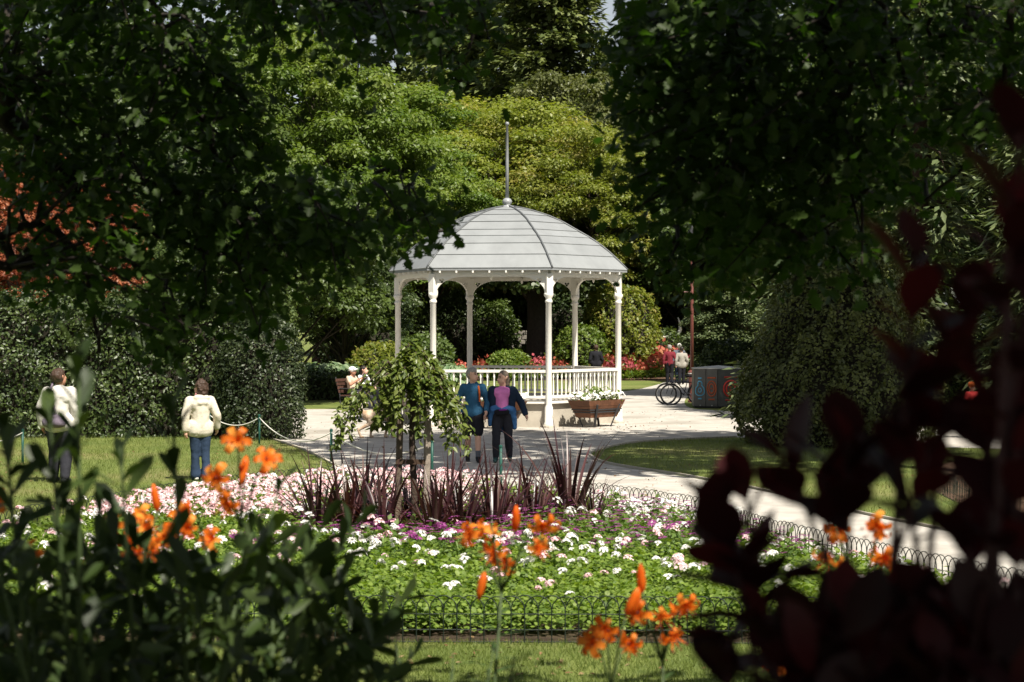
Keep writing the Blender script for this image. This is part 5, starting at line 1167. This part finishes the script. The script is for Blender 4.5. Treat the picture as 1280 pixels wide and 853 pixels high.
bicycle((X(852, 65.5) + .14, 65.0, 0), R(-8), M['iron'], 'dark bicycle nearest the camera leaning by the lamp post')
bicycle((X(848, 66) + .10, 65.7, 0), R(-4), clothm('bike_paint', (.03, .03, .05), .4), 'second dark bicycle behind the nearer one by the post')

# ------------------------------------------------------------------ rope barrier
def post(px, py, label, h=.62):
    g = G(px, py); r_ = tag(empty('rope_post', (g.x, g.y, 0)), label, 'post', 'green rope barrier posts')
    MB().lathe([(.024, -.1), (.024, h)], 8).build('shaft', M['post_green'], r_, smooth=True); MB().lathe([(.03, h), (.03, h + .03), (.012, h + .045)], 8).build('cap', M['post_green'], r_)
    return Vector((g.x, g.y, h))
p0 = post(-40, 592, 'green rope post beyond the left edge'); p1 = post(28, 580, 'dark green rope post left of the man in white'); p2 = post(324, 556, 'green rope post in front of the holly bush'); p3 = post(414, 580, 'green rope post between holly bush and weeping tree'); p4 = post(540, 598, 'green rope post behind the weeping tree'); p5 = post(626, 607, 'green rope post behind the largest dark red clump'); p6 = post(262, 552, 'green rope post by the hedge')
def rope(a, b, sag, label):
    pts = [a.lerp(b, t) - Vector((0, 0, sag * 4 * t * (1 - t) + .03)) for t in np.linspace(0, 1, 15)]
    tag(MB().tube(pts, .012, 5).build('barrier_rope', M['rope'], smooth=True), label, 'rope', 'white barrier ropes')
rope(p0, p1, .1, 'white rope sagging at the left edge of the lawn'); rope(p2, p3, .32, 'white rope from the holly bush to the next green post'); rope(p3, p4, .28, 'white rope sagging towards the weeping tree'); rope(p6, p2, .2, 'white rope in front of the hedge end')

# ------------------------------------------------------------------ the two oaks whose canopies frame the view
rng = np.random.default_rng(123)
LIT = [(P(190, 170, 10.8), .42), (P(640, 675, 5.9), .55), (P(800, 780, 5.5), .55), (P(300, 580, 5.6), .5), (P(180, 665, 6.1), .6), (P(560, 290, 11.8), .35), (P(245, 690, 4.8), .3), (P(460, 650, 5.2), .3), (P(100, 650, 4.3), .2), (P(1060, 690, 5.0), .5)]
def sun_ok(p):
    """leaves that would shade the sunlit lawn, the bed or the sunlit sprays are thinned out: gaps in the canopy"""
    t = (p[:, 2] - 0) * SK; gx = p[:, 0] - .51 * t; gd = p[:, 1] + .86 * t
    lim = np.where((gx > -2.6) & (gx < 2.6), 14.8, np.where(gx <= -2.6, 17.5, 15.8)) + rng.normal(size=len(p)) * .35
    keep = gd < lim
    for q, r in LIT:
        t = (p[:, 2] - q.z) * SK
        keep &= ~((t > .25) & ((p[:, 0] - q.x - .51 * t) ** 2 + (p[:, 1] - q.y + .86 * t) ** 2 < r * r))
    return keep
def oak(label, tx, ty, limbs, ells, dr, seed, cx, cd, nover, xr):
    global rng
    rng = np.random.default_rng(seed)
    root = tag(empty('oak_tree', (0, 0, 0)), label, 'tree', 'oaks framing the view')
    mb = MB(); zb = float(bank(ty))
    mb.tube([(tx, ty, zb - .4), (tx, ty, zb + .4), (tx + .05, ty, 4), (tx + .1, ty - .4, 8), (tx, ty - .8, 11)], [.62, .45, .36, .25, .1], 14)
    nodes = []
    for pl, r0, r1, fromtrunk in limbs:
        q = [np.array(P(*p)) for p in pl]
        if fromtrunk is not None: q = [np.array([tx, ty, fromtrunk])] + q
        c = []
        for i in range(len(q) - 1):
            p0, p1, p2, p3 = q[max(i - 1, 0)], q[i], q[i + 1], q[min(i + 2, len(q) - 1)]
            for t in np.linspace(0, 1, 6, endpoint=False): c.append(.5 * (2 * p1 + (p2 - p0) * t + (2 * p0 - 5 * p1 + 4 * p2 - p3) * t * t + (3 * p1 - p0 - 3 * p2 + p3) * t ** 3))
        c.append(q[-1]); c = [x + rng.normal(size=3) * .012 for x in c]
        mb.tube(c, list(np.linspace(r0, r1, len(c))), 7); nodes += c
    nodes = np.array(nodes)
    # sprays in view
    Cs, Us = [], []
    for ex, ey, rx, ry, k in ells:
        for _ in range(k):
            a = rng.random() * 6.283; r = math.sqrt(rng.random()); d = dr[0] + (dr[1] - dr[0]) * rng.random()
            c = np.array(P(ex + rx * r * math.cos(a), ey + ry * r * math.sin(a), d))
            j = np.argmin(np.linalg.norm((nodes - c) * [1, .7, 1], axis=1)); b = nodes[j]; L = np.linalg.norm(c - b)
            if L > 1.6: b = c + (b - c) * (.8 / L) + np.array([0, 0, .25])
            mid = (b + c) / 2 + np.array([0, 0, .12 * min(L, 1)]) + rng.normal(size=3) * .03
            mb.tube([b, mid, c], [.014, .009, .004], 4, False)
            n = int(rng.integers(18, 32)); t = rng.random(n)[:, None] * .75 + .3
            dirn = unit((c - mid)[None])[0]
            pos = mid + (c - mid) * t + rng.normal(size=(n, 3)) * .085
            Cs.append(pos); Us.append(dirn + rng.normal(size=(n, 3)) * .75 + [0, 0, -.35])
    C = np.concatenate(Cs); U = np.concatenate(Us); n = len(C)
    inst('crown', scatter('crown', C, rng.normal(size=(n, 3)) * .6 + [0, -.25, .8], U, .078 * (.65 + .6 * rng.random(n)), T_OAK, M['lf_oak']), root)
    # the rest of the crown, over and behind the viewer
    cen = np.column_stack([xr[0] + (xr[1] - xr[0]) * rng.random(nover), -10 + 24 * rng.random(nover), 4.6 + 8.6 * rng.random(nover)])
    keep = ((cen[:, 0] - cx) / 8.5) ** 2 + ((cen[:, 1] - cd) / 11.5) ** 2 + ((cen[:, 2] - 8.2) / 4.6) ** 2 < 1
    keep &= cen[:, 2] > np.where(cen[:, 1] > 0, 2.65 + .166 * cen[:, 1] + .45, 4.4)
    cen = cen[keep]
    Cc, Nn, Uu = clump_leaves(cen, np.full(len(cen), .62), 22, .55, .3)
    k = sun_ok(Cc) & (Cc[:, 2] > np.where(Cc[:, 1] > 0, 2.65 + .166 * Cc[:, 1] + .12, 4.2))
    Cc, Nn, Uu = Cc[k], Nn[k], Uu[k]
    inst('crown', scatter('crown', Cc, Nn, Uu, .30 * (.7 + .5 * rng.random(len(Cc))), T_ROUND, M['lf_oak']), root)
    for i in rng.permutation(len(cen))[:26]: limb(mb, (tx, ty - .3, 4.5 + 3.5 * rng.random()), cen[i], .13, .02, .08, 6, 6)
    mb.build('trunk', M['bark_dark'], root, smooth=True)
    return root
L_limbs = [([(-120, 60, 10), (15, 150, 10.6), (60, 210, 10.8), (120, 270, 11), (180, 342, 11.2), (235, 405, 11.4)], .075, .022, 4.2),
           ([(-80, 330, 10.2), (0, 296, 10.4), (45, 281, 10.6), (85, 302, 10.8), (110, 360, 11), (122, 440, 11.1)], .034, .010, 3.4),
           ([(60, 210, 10.8), (180, 228, 11), (320, 280, 11.3), (450, 288, 11.6), (565, 292, 11.8)], .034, .007, None),
           ([(-140, -120, 9.5), (150, -60, 10.3), (350, -20, 11), (500, 10, 11.4), (605, 40, 11.8)], .06, .010, 5.0),
           ([(150, -60, 10.3), (215, 60, 10.8), (250, 150, 11), (300, 245, 11.3), (330, 350, 11.5)], .03, .008, None),
           ([(120, 270, 11), (220, 300, 11.2), (310, 330, 11.4), (400, 370, 11.6)], .02, .006, None)]
L_ells = [(60, 50, 120, 100, 32), (200, 50, 150, 100, 39), (320, 20, 110, 45, 14), (480, 15, 130, 42, 22), (570, 40, 55, 55, 10), (450, 65, 50, 40, 7), (100, 150, 150, 110, 42), (230, 180, 110, 110, 32), (300, 265, 120, 70, 26), (430, 265, 90, 45, 14), (535, 288, 50, 26, 7), (200, 335, 150, 85, 31), (60, 330, 90, 90, 10), (335, 345, 95, 65, 19), (430, 330, 55, 40, 7), (240, 410, 110, 40, 8), (90, 210, 90, 60, 12)]
oak('oak at the left whose dark leafy limbs hang across the view', -6.6, 8.6, L_limbs, L_ells, (9.6, 11.9), 201, -5.0, 2.2, 1100, (-13, 3))
R_limbs = [([(1560, -220, 8.8), (1250, -110, 9.4), (1000, -70, 10), (840, -25, 10.4), (775, 60, 10.8)], .09, .012, 4.8),
           ([(1000, -70, 10), (940, 0, 10), (932, 120, 10.1), (922, 255, 10.2)], .034, .010, None), ([(1120, -90, 9.7), (1035, 0, 9.8), (1042, 150, 9.9), (1030, 270, 10)], .030, .010, None), ([(1080, -85, 9.8), (1052, 20, 9.6), (1060, 110, 9.7), (1075, 230, 9.8)], .024, .008, None),
           ([(1250, -110, 9.4), (1195, 0, 9.5), (1222, 28, 9.5), (1190, 45, 9.6), (1120, 40, 9.7), (1100, 110, 9.8)], .022, .007, None), ([(940, 60, 10), (960, 120, 10), (985, 180, 10.1), (1000, 225, 10.1)], .014, .004, None), ([(840, -25, 10.4), (850, 120, 10.5), (845, 240, 10.6), (870, 340, 10.7)], .022, .007, None), ([(1250, -110, 9.4), (1260, 60, 9.4), (1225, 180, 9.6), (1150, 260, 9.8)], .02, .006, None), ([(1100, 0, 9.7), (1130, 120, 9.8), (1080, 240, 9.9), (1010, 300, 10)], .014, .004, None)]
R_ells = [(830, 40, 70, 60, 20), (905, 100, 120, 105, 46), (1010, 90, 140, 120, 54), (1120, 90, 125, 110, 30), (1235, 70, 80, 100, 16), (850, 220, 75, 95, 20), (930, 250, 90, 90, 23), (1020, 230, 110, 90, 25), (1130, 200, 80, 60, 4), (880, 325, 60, 45, 9), (800, 150, 40, 90, 10), (960, 325, 60, 40, 6), (1050, 300, 70, 45, 7), (1230, 150, 60, 40, 2)]
oak('oak at the right whose dark branches hang down over the view', 6.4, 6.2, R_limbs, R_ells, (8.9, 11.0), 202, 5.0, 1.0, 1500, (-3, 14))

# ------------------------------------------------------------------ big near leaves
def big_leaf(name, wid, fold, curl, m, tipped=.5, k=6):
    V, Fc = [], []
    for j in range(k + 1):
        t = j / k; z = -curl * t * t
        w = wid * 1.25 * t ** .9 * max(0, 1 - t ** 4) ** .5 + .012 * (1 - t) + .004 if tipped == 'blunt' else wid * (math.sin(math.pi * t ** tipped) ** .8 if 0 < t < 1 else .0) + .012 * (1 - t) + .004
        V += [(-w, t, z + fold * w), (0, t, z), (w, t, z + fold * w)]
    for j in range(k):
        q = j * 3; Fc += [(q, q + 1, q + 4, q + 3), (q + 1, q + 2, q + 5, q + 4)]
    return [np_mesh(name, np.array(V, float), [np.array(Fc)], m, np.full(len(V), r), smooth=True) for r in (.15, .5, .85)]
def orient(U, N):
    U = Vector(U).normalized(); N = Vector(N); N = (N - U * N.dot(U)).normalized(); X_ = U.cross(N)
    return Matrix((X_, U, N)).transposed().to_euler()
def shrub(name, label, cat, base, tips, leaf_me, size, per, stem_m, spread, nmax, seed, droop=.0, reach=.30, filler=0, fill_box=None, gaps=()):
    global rng
    rng = np.random.default_rng(seed)
    root = tag(empty(name, base), label, cat); b = Vector(base); cnt = 0; extra = []
    st = MB()
    for px, py, d, L in tips:
        tip = P(px, py, d); foot = b + Vector((rng.normal() * .12, rng.normal() * .10, 0)); h = tip - foot
        m1 = foot + h * .55 + Vector((rng.normal() * .04, rng.normal() * .04, .05))
        st.tube([foot - b, m1 - b, tip - b], [.011, .007, .003], 6)
        ax = (tip - m1).normalized(); side = ax.orthogonal().normalized(); a = rng.random() * 6.28
        n = int(per * L)
        for i in range(n):
            t = (i + .5) / n; pos = tip - ax * (reach * L * (1 - t)); a += 2.4
            out = Matrix.Rotation(a, 3, ax) @ side; op = spread * (1.15 - .75 * t)
            U = ax * math.cos(op) + out * math.sin(op) + Vector((0, 0, -droop * (1 - t))); N = ax * math.sin(op) - out * math.cos(op) + Vector(rng.normal(size=3) * .25)
            s = size * (.72 + .5 * rng.random()) * (1.0 - .25 * (t > .85))
            mp = pos + U.normalized() * s * .5; mx_, my_ = 640 + mp.x / mp.y * F, YH + (H - mp.z) / mp.y * F
            if any(((mx_ - gx_) / gw) ** 2 + ((my_ - gy_) / gh) ** 2 < 1 for gx_, gy_, gw, gh in gaps): continue     # openings between the shoots
            if cnt < nmax: inst('leaf', leaf_me[int(rng.integers(3))], root, pos - b, orient(U, N), s); cnt += 1
            else: extra.append((pos, U, N, s))
    st.build('stems', stem_m, root, smooth=True)
    if filler:
        items = []
        Vs, Ps, Rn = [], [], []; base_i = 0
        def put(q, U, N, s):
            nonlocal base_i
            me = leaf_me[int(rng.integers(3))]; e = orient(U, N).to_matrix()
            v = np.array([tuple(e @ (Vector(w.co) * s) + q - b) for w in me.vertices]); Vs.append(v); Ps.append(np.array([tuple(p.vertices) for p in me.polygons]) + base_i); Rn.append(np.full(len(v), rng.random())); base_i += len(v)
        for e_ in extra: put(*e_)
        for i in range(filler):
            px, py, d = [fill_box[2 * j] + (fill_box[2 * j + 1] - fill_box[2 * j]) * rng.random() for j in range(3)]
            if fill_box[6](px, py): continue
            put(P(px, py, d), rng.normal(size=3) * .7 + [0, 0, .6], rng.normal(size=3) + [0, -.2, .5], size * (.7 + .5 * rng.random()))
        o = inst('inner_leaves', np_mesh('inner_leaves', np.concatenate(Vs), [np.concatenate(Ps)], leaf_me[0].materials[0], np.concatenate(Rn), smooth=True), root); o['kind'] = 'stuff'
    return root
rh = big_leaf('leaf', .20, .25, .10, M['lf_rhodo'], 'blunt', 7)
tipsL = [(98, 425, 4.0, 3.0), (60, 500, 4.0, 1.0), (215, 505, 4.4, 1.8), (150, 560, 4.2, .9), (5, 530, 3.9, 1.3), (-20, 640, 4, 1), (320, 640, 5.0, 1.2), (245, 640, 4.8, 1.2), (350, 605, 5.1, 1.0), (410, 640, 5.2, 1.1), (455, 640, 5.3, 1.0), (180, 670, 4.7, 1), (60, 630, 4.3, 1.2), (125, 640, 4.4, 1.2), (250, 735, 4.8, 1), (340, 700, 5, 1), (430, 720, 5.2, 1), (515, 740, 5.4, 1), (480, 780, 5.2, 1), (380, 770, 5, 1), (300, 800, 4.8, 1), (200, 770, 4.6, 1), (100, 740, 4.4, 1), (30, 720, 4.2, 1), (150, 830, 4.4, 1), (525, 810, 5.3, .9), (430, 840, 5, 1), (350, 850, 4.8, 1), (20, 820, 4.2, 1), (250, 850, 4.6, 1), (90, 850, 4.3, 1)]
shrub('rhododendron_bush', 'dark green broad-leaved bush filling the lower left corner', 'bush', (-.85, 4.7, float(bank(4.7))), tipsL, rh, .098, 13, M['stem_green'], 1.0, 300, 301, .05, .30, 900, (-60, 480, 680, 880, 4.3, 5.6, lambda x, y: y < 685 + max(0, x - 300) * .40 + 25 * math.sin(x * .03)), [(190, 660, 95, 42), (300, 600, 45, 40), (250, 560, 25, 60)])
pu = big_leaf('leaf', .27, .18, .12, M['lf_purple'], 1.15)
tipsR = [(1145, 315, 2.2, 1.3), (1210, 360, 2.25, .9), (1275, 140, 2.0, .9), (1262, 240, 1.95, 1.0), (1290, 330, 2.0, 1.0), (1185, 430, 2.2, 1.1), (1110, 500, 2.2, 1.0), (1240, 480, 2.1, 1.1), (1060, 545, 2.2, 1.0), (985, 575, 2.25, 1.0), (905, 625, 2.3, 1.0), (1160, 560, 2.15, 1.1), (1270, 560, 2.0, 1.1), (930, 690, 2.3, .9), (1210, 640, 2.1, 1.1), (960, 765, 2.2, 1.1), (890, 640, 2.3, .9), (930, 600, 2.3, .9), (1030, 590, 2.2, 1.0), (905, 800, 2.3, .9), (1060, 745, 2.15, 1.1), (1140, 745, 2.1, 1.1), (1230, 740, 2.0, 1.2), (1280, 680, 2.0, 1.0), (1180, 830, 2.0, 1.1), (1090, 850, 2.1, 1.1), (1000, 850, 2.2, 1.1), (1270, 830, 1.95, 1.1)]
shrub('purple_smoke_bush', 'dark purple-leaved bush looming at the right edge', 'bush', (.52, 2.15, float(bank(2.15))), tipsR, pu, .088, 10, M['stem_purple'], 1.05, 300, 302, .15, .17, 150, (1010, 1300, 780, 880, 2.0, 2.5, lambda x, y: False), [(968, 640, 50, 28), (1066, 682, 66, 44), (1178, 722, 52, 42), (1258, 735, 38, 36), (1235, 555, 45, 20), (1215, 625, 45, 22), (1060, 470, 50, 45), (1200, 250, 50, 40)])

# ------------------------------------------------------------------ lilies
def petal_mesh():
    V, Fc = [], []; k = 7
    p = np.array([.0, .0]); th = math.pi * .33
    for j in range(k + 1):
        t = j / k; w = .0115 * math.sin(math.pi * min(1, t * .92 + .08)) ** .7 + .001
        V += [(p[0], -w, p[1] + w * .25), (p[0], 0, p[1]), (p[0], w, p[1] + w * .25)]
        p = p + np.array([math.cos(th), math.sin(th)]) * .086 / k; th -= (.2 + 1.15 * t) * 1.0
    for j in range(k):
        q = j * 3; Fc += [(q, q + 1, q + 4, q + 3), (q + 1, q + 2, q + 5, q + 4)]
    return [np_mesh('petal', np.array(V), [np.array(Fc)], M['petal_orange'], np.full(len(V), r), smooth=True) for r in (.1, .5, .9)]
pet = petal_mesh()
stm = MB()
for k in range(6): a = k * 1.047 + .5; stm.tube([(0, 0, 0), (.012 * math.cos(a), .012 * math.sin(a), .035), (.03 * math.cos(a), .03 * math.sin(a), .062)], .0012, 3); 
stme = stm.mesh('stamens', M['petal_orange'])
an = MB()
for k in range(6): a = k * 1.047 + .5; an.ball((.03 * math.cos(a), .03 * math.sin(a), .063), .0045, 6, 4, (1, 1, 1.0))
anme = an.mesh('anthers', M['anther'])
bud = MB().lathe([(.002, 0), (.009, .012), (.011, .03), (.009, .055), (.003, .075)], 8).mesh('bud', M['petal_orange'], True)
lm = big_leaf('leaf', .075, .2, .25, M['lf_lily'], .8, 5)
def lily(d, flowers, buds, foot_px, label):
    fx = X(foot_px, d); zb = float(bank(d)); root = tag(empty('lily_plant', (fx, d, zb)), label, 'flower', 'orange lilies in the foreground'); b = Vector((fx, d, zb)); st = MB()
    top = P(sum(f[0] for f in flowers) / len(flowers), min(f[1] for f in flowers) + 25, d); crown = b.lerp(top, .84)
    st.tube([(0, 0, 0), (crown - b) * .5 + Vector((.02, 0, 0)), crown - b], [.008, .006, .005], 6)
    for px, py in flowers:
        c = P(px, py, d + rng.normal() * .06) ; ax = Vector((rng.normal() * .6, -.75 + rng.normal() * .35, -.35 + rng.normal() * .45)).normalized()
        st.tube([crown - b, (crown - b).lerp(c - b, .6) + Vector((0, 0, .03)), c - b - ax * .006], .0028, 4)
        fl = bpy.data.objects.new('flower', None); link(fl, root); fl.location = c - b; fl.rotation_euler = ax.to_track_quat('Z', 'Y').to_euler(); fl.scale = (.84, .84, .84)
        for k in range(6): inst('petal', pet[int(rng.integers(3))], fl, rot=(0, 0, k * 1.0472 + rng.normal() * .06), sc=1.0 + .12 * rng.normal())
        inst('stamens', stme, fl); inst('anthers', anme, fl)
    for px, py, up_ in buds:
        c = P(px, py, d); inst('bud', bud, root, c - b, (R(180 if not up_ else 15) + rng.normal() * .15, rng.normal() * .2, 0), 1.15); st.tube([crown - b, (crown - b).lerp(c - b, .6) + Vector((0, 0, .02)), c - b], .0026, 4)
    H_ = crown - b
    for i in range(26): t = .25 + .72 * i / 26; a = i * 2.4; inst('leaf', lm[i % 3], root, H_ * t, orient((math.cos(a), math.sin(a), .45), (-.3 * math.cos(a), -.3 * math.sin(a), 1)), .12 * (1.2 - .5 * t))
    st.build('stem', M['stem_green'], root, smooth=True)
rng = np.random.default_rng(77)
lily(5.9, [(612, 655), (622, 690), (640, 700), (676, 652), (668, 682), (590, 668)], [(644, 665, 1), (606, 715, 0)], 585, 'orange lily rising in the middle in front of the strap leaves')
lily(5.5, [(757, 784), (742, 806), (788, 803)], [(783, 770, 1)], 772, 'orange lily at the lower middle, lower of the two there')
lily(5.6, [(800, 765), (828, 762), (838, 790), (858, 750)], [(803, 742, 1), (790, 772, 1)], 815, 'orange lily at the lower middle, higher and further right')
lily(5.6, [(297, 552), (332, 577), (273, 597), (288, 627)], [(308, 570, 0)], 318, 'orange lily in front of the woman in jeans')
lily(6.0, [(150, 655), (190, 672), (166, 690), (205, 655), (140, 680), (175, 662), (155, 672)], [(197, 640, 1)], 190, 'orange lily left of the pink flowers, fuller cluster')
lily(6.2, [(178, 648), (222, 642), (214, 672), (266, 676), (235, 658), (196, 690)], [(232, 655, 1)], 225, 'orange lily left of the pink flowers, behind the fuller one')
lily(5.6, [(82, 706), (52, 690), (-4, 625)], [(2, 790, 0)], 40, 'sparse orange lily at the left edge in the dark bush')
lily(5.0, [(1038, 692), (1050, 660), (1104, 655), (1108, 692)], [(1040, 650, 1)], 1070, 'orange lily glimpsed between the purple leaves')
lily(5.0, [(1086, 735), (968, 820), (1112, 802), (985, 828)], [(1078, 800, 1)], 1040, 'low orange lily behind the purple bush')

# leafy perennials between the bush and the lilies
def leafy(px, d, h, label, seed):
    global rng
    rng = np.random.default_rng(seed); zb = float(bank(d)); root = tag(empty('leafy_perennial', (X(px, d), d, zb)), label, 'plant', 'leafy perennials on the bank'); st = MB()
    for s in range(6):
        tip = Vector((rng.normal() * .10, rng.normal() * .10, h * (.8 + .3 * rng.random()))); st.tube([(0, 0, 0), tip * .5 + Vector((rng.normal() * .02, 0, 0)), tip], [.005, .004, .002], 5)
        for i in range(11):
            t = .45 + .55 * i / 11; a = i * 1.57 + (i % 2) * 3.14
            for q in (0, math.pi): inst('leaf', lm[i % 3], root, tip * t, orient((math.cos(a + q), math.sin(a + q), .35), (0, 0, 1)), .10 * (1.25 - .7 * t))
    st.build('stems', M['stem_green'], root, smooth=True)
leafy(470, 5.0, .78, 'leafy green stems beside the dark broad-leaved bush', 401); leafy(545, 5.4, .72, 'leafy green stems left of the middle lily', 402); leafy(600, 5.2, .66, 'leafy green stems under the middle lily', 403); leafy(670, 5.6, .56, 'low leafy stems between the two lily groups', 404)
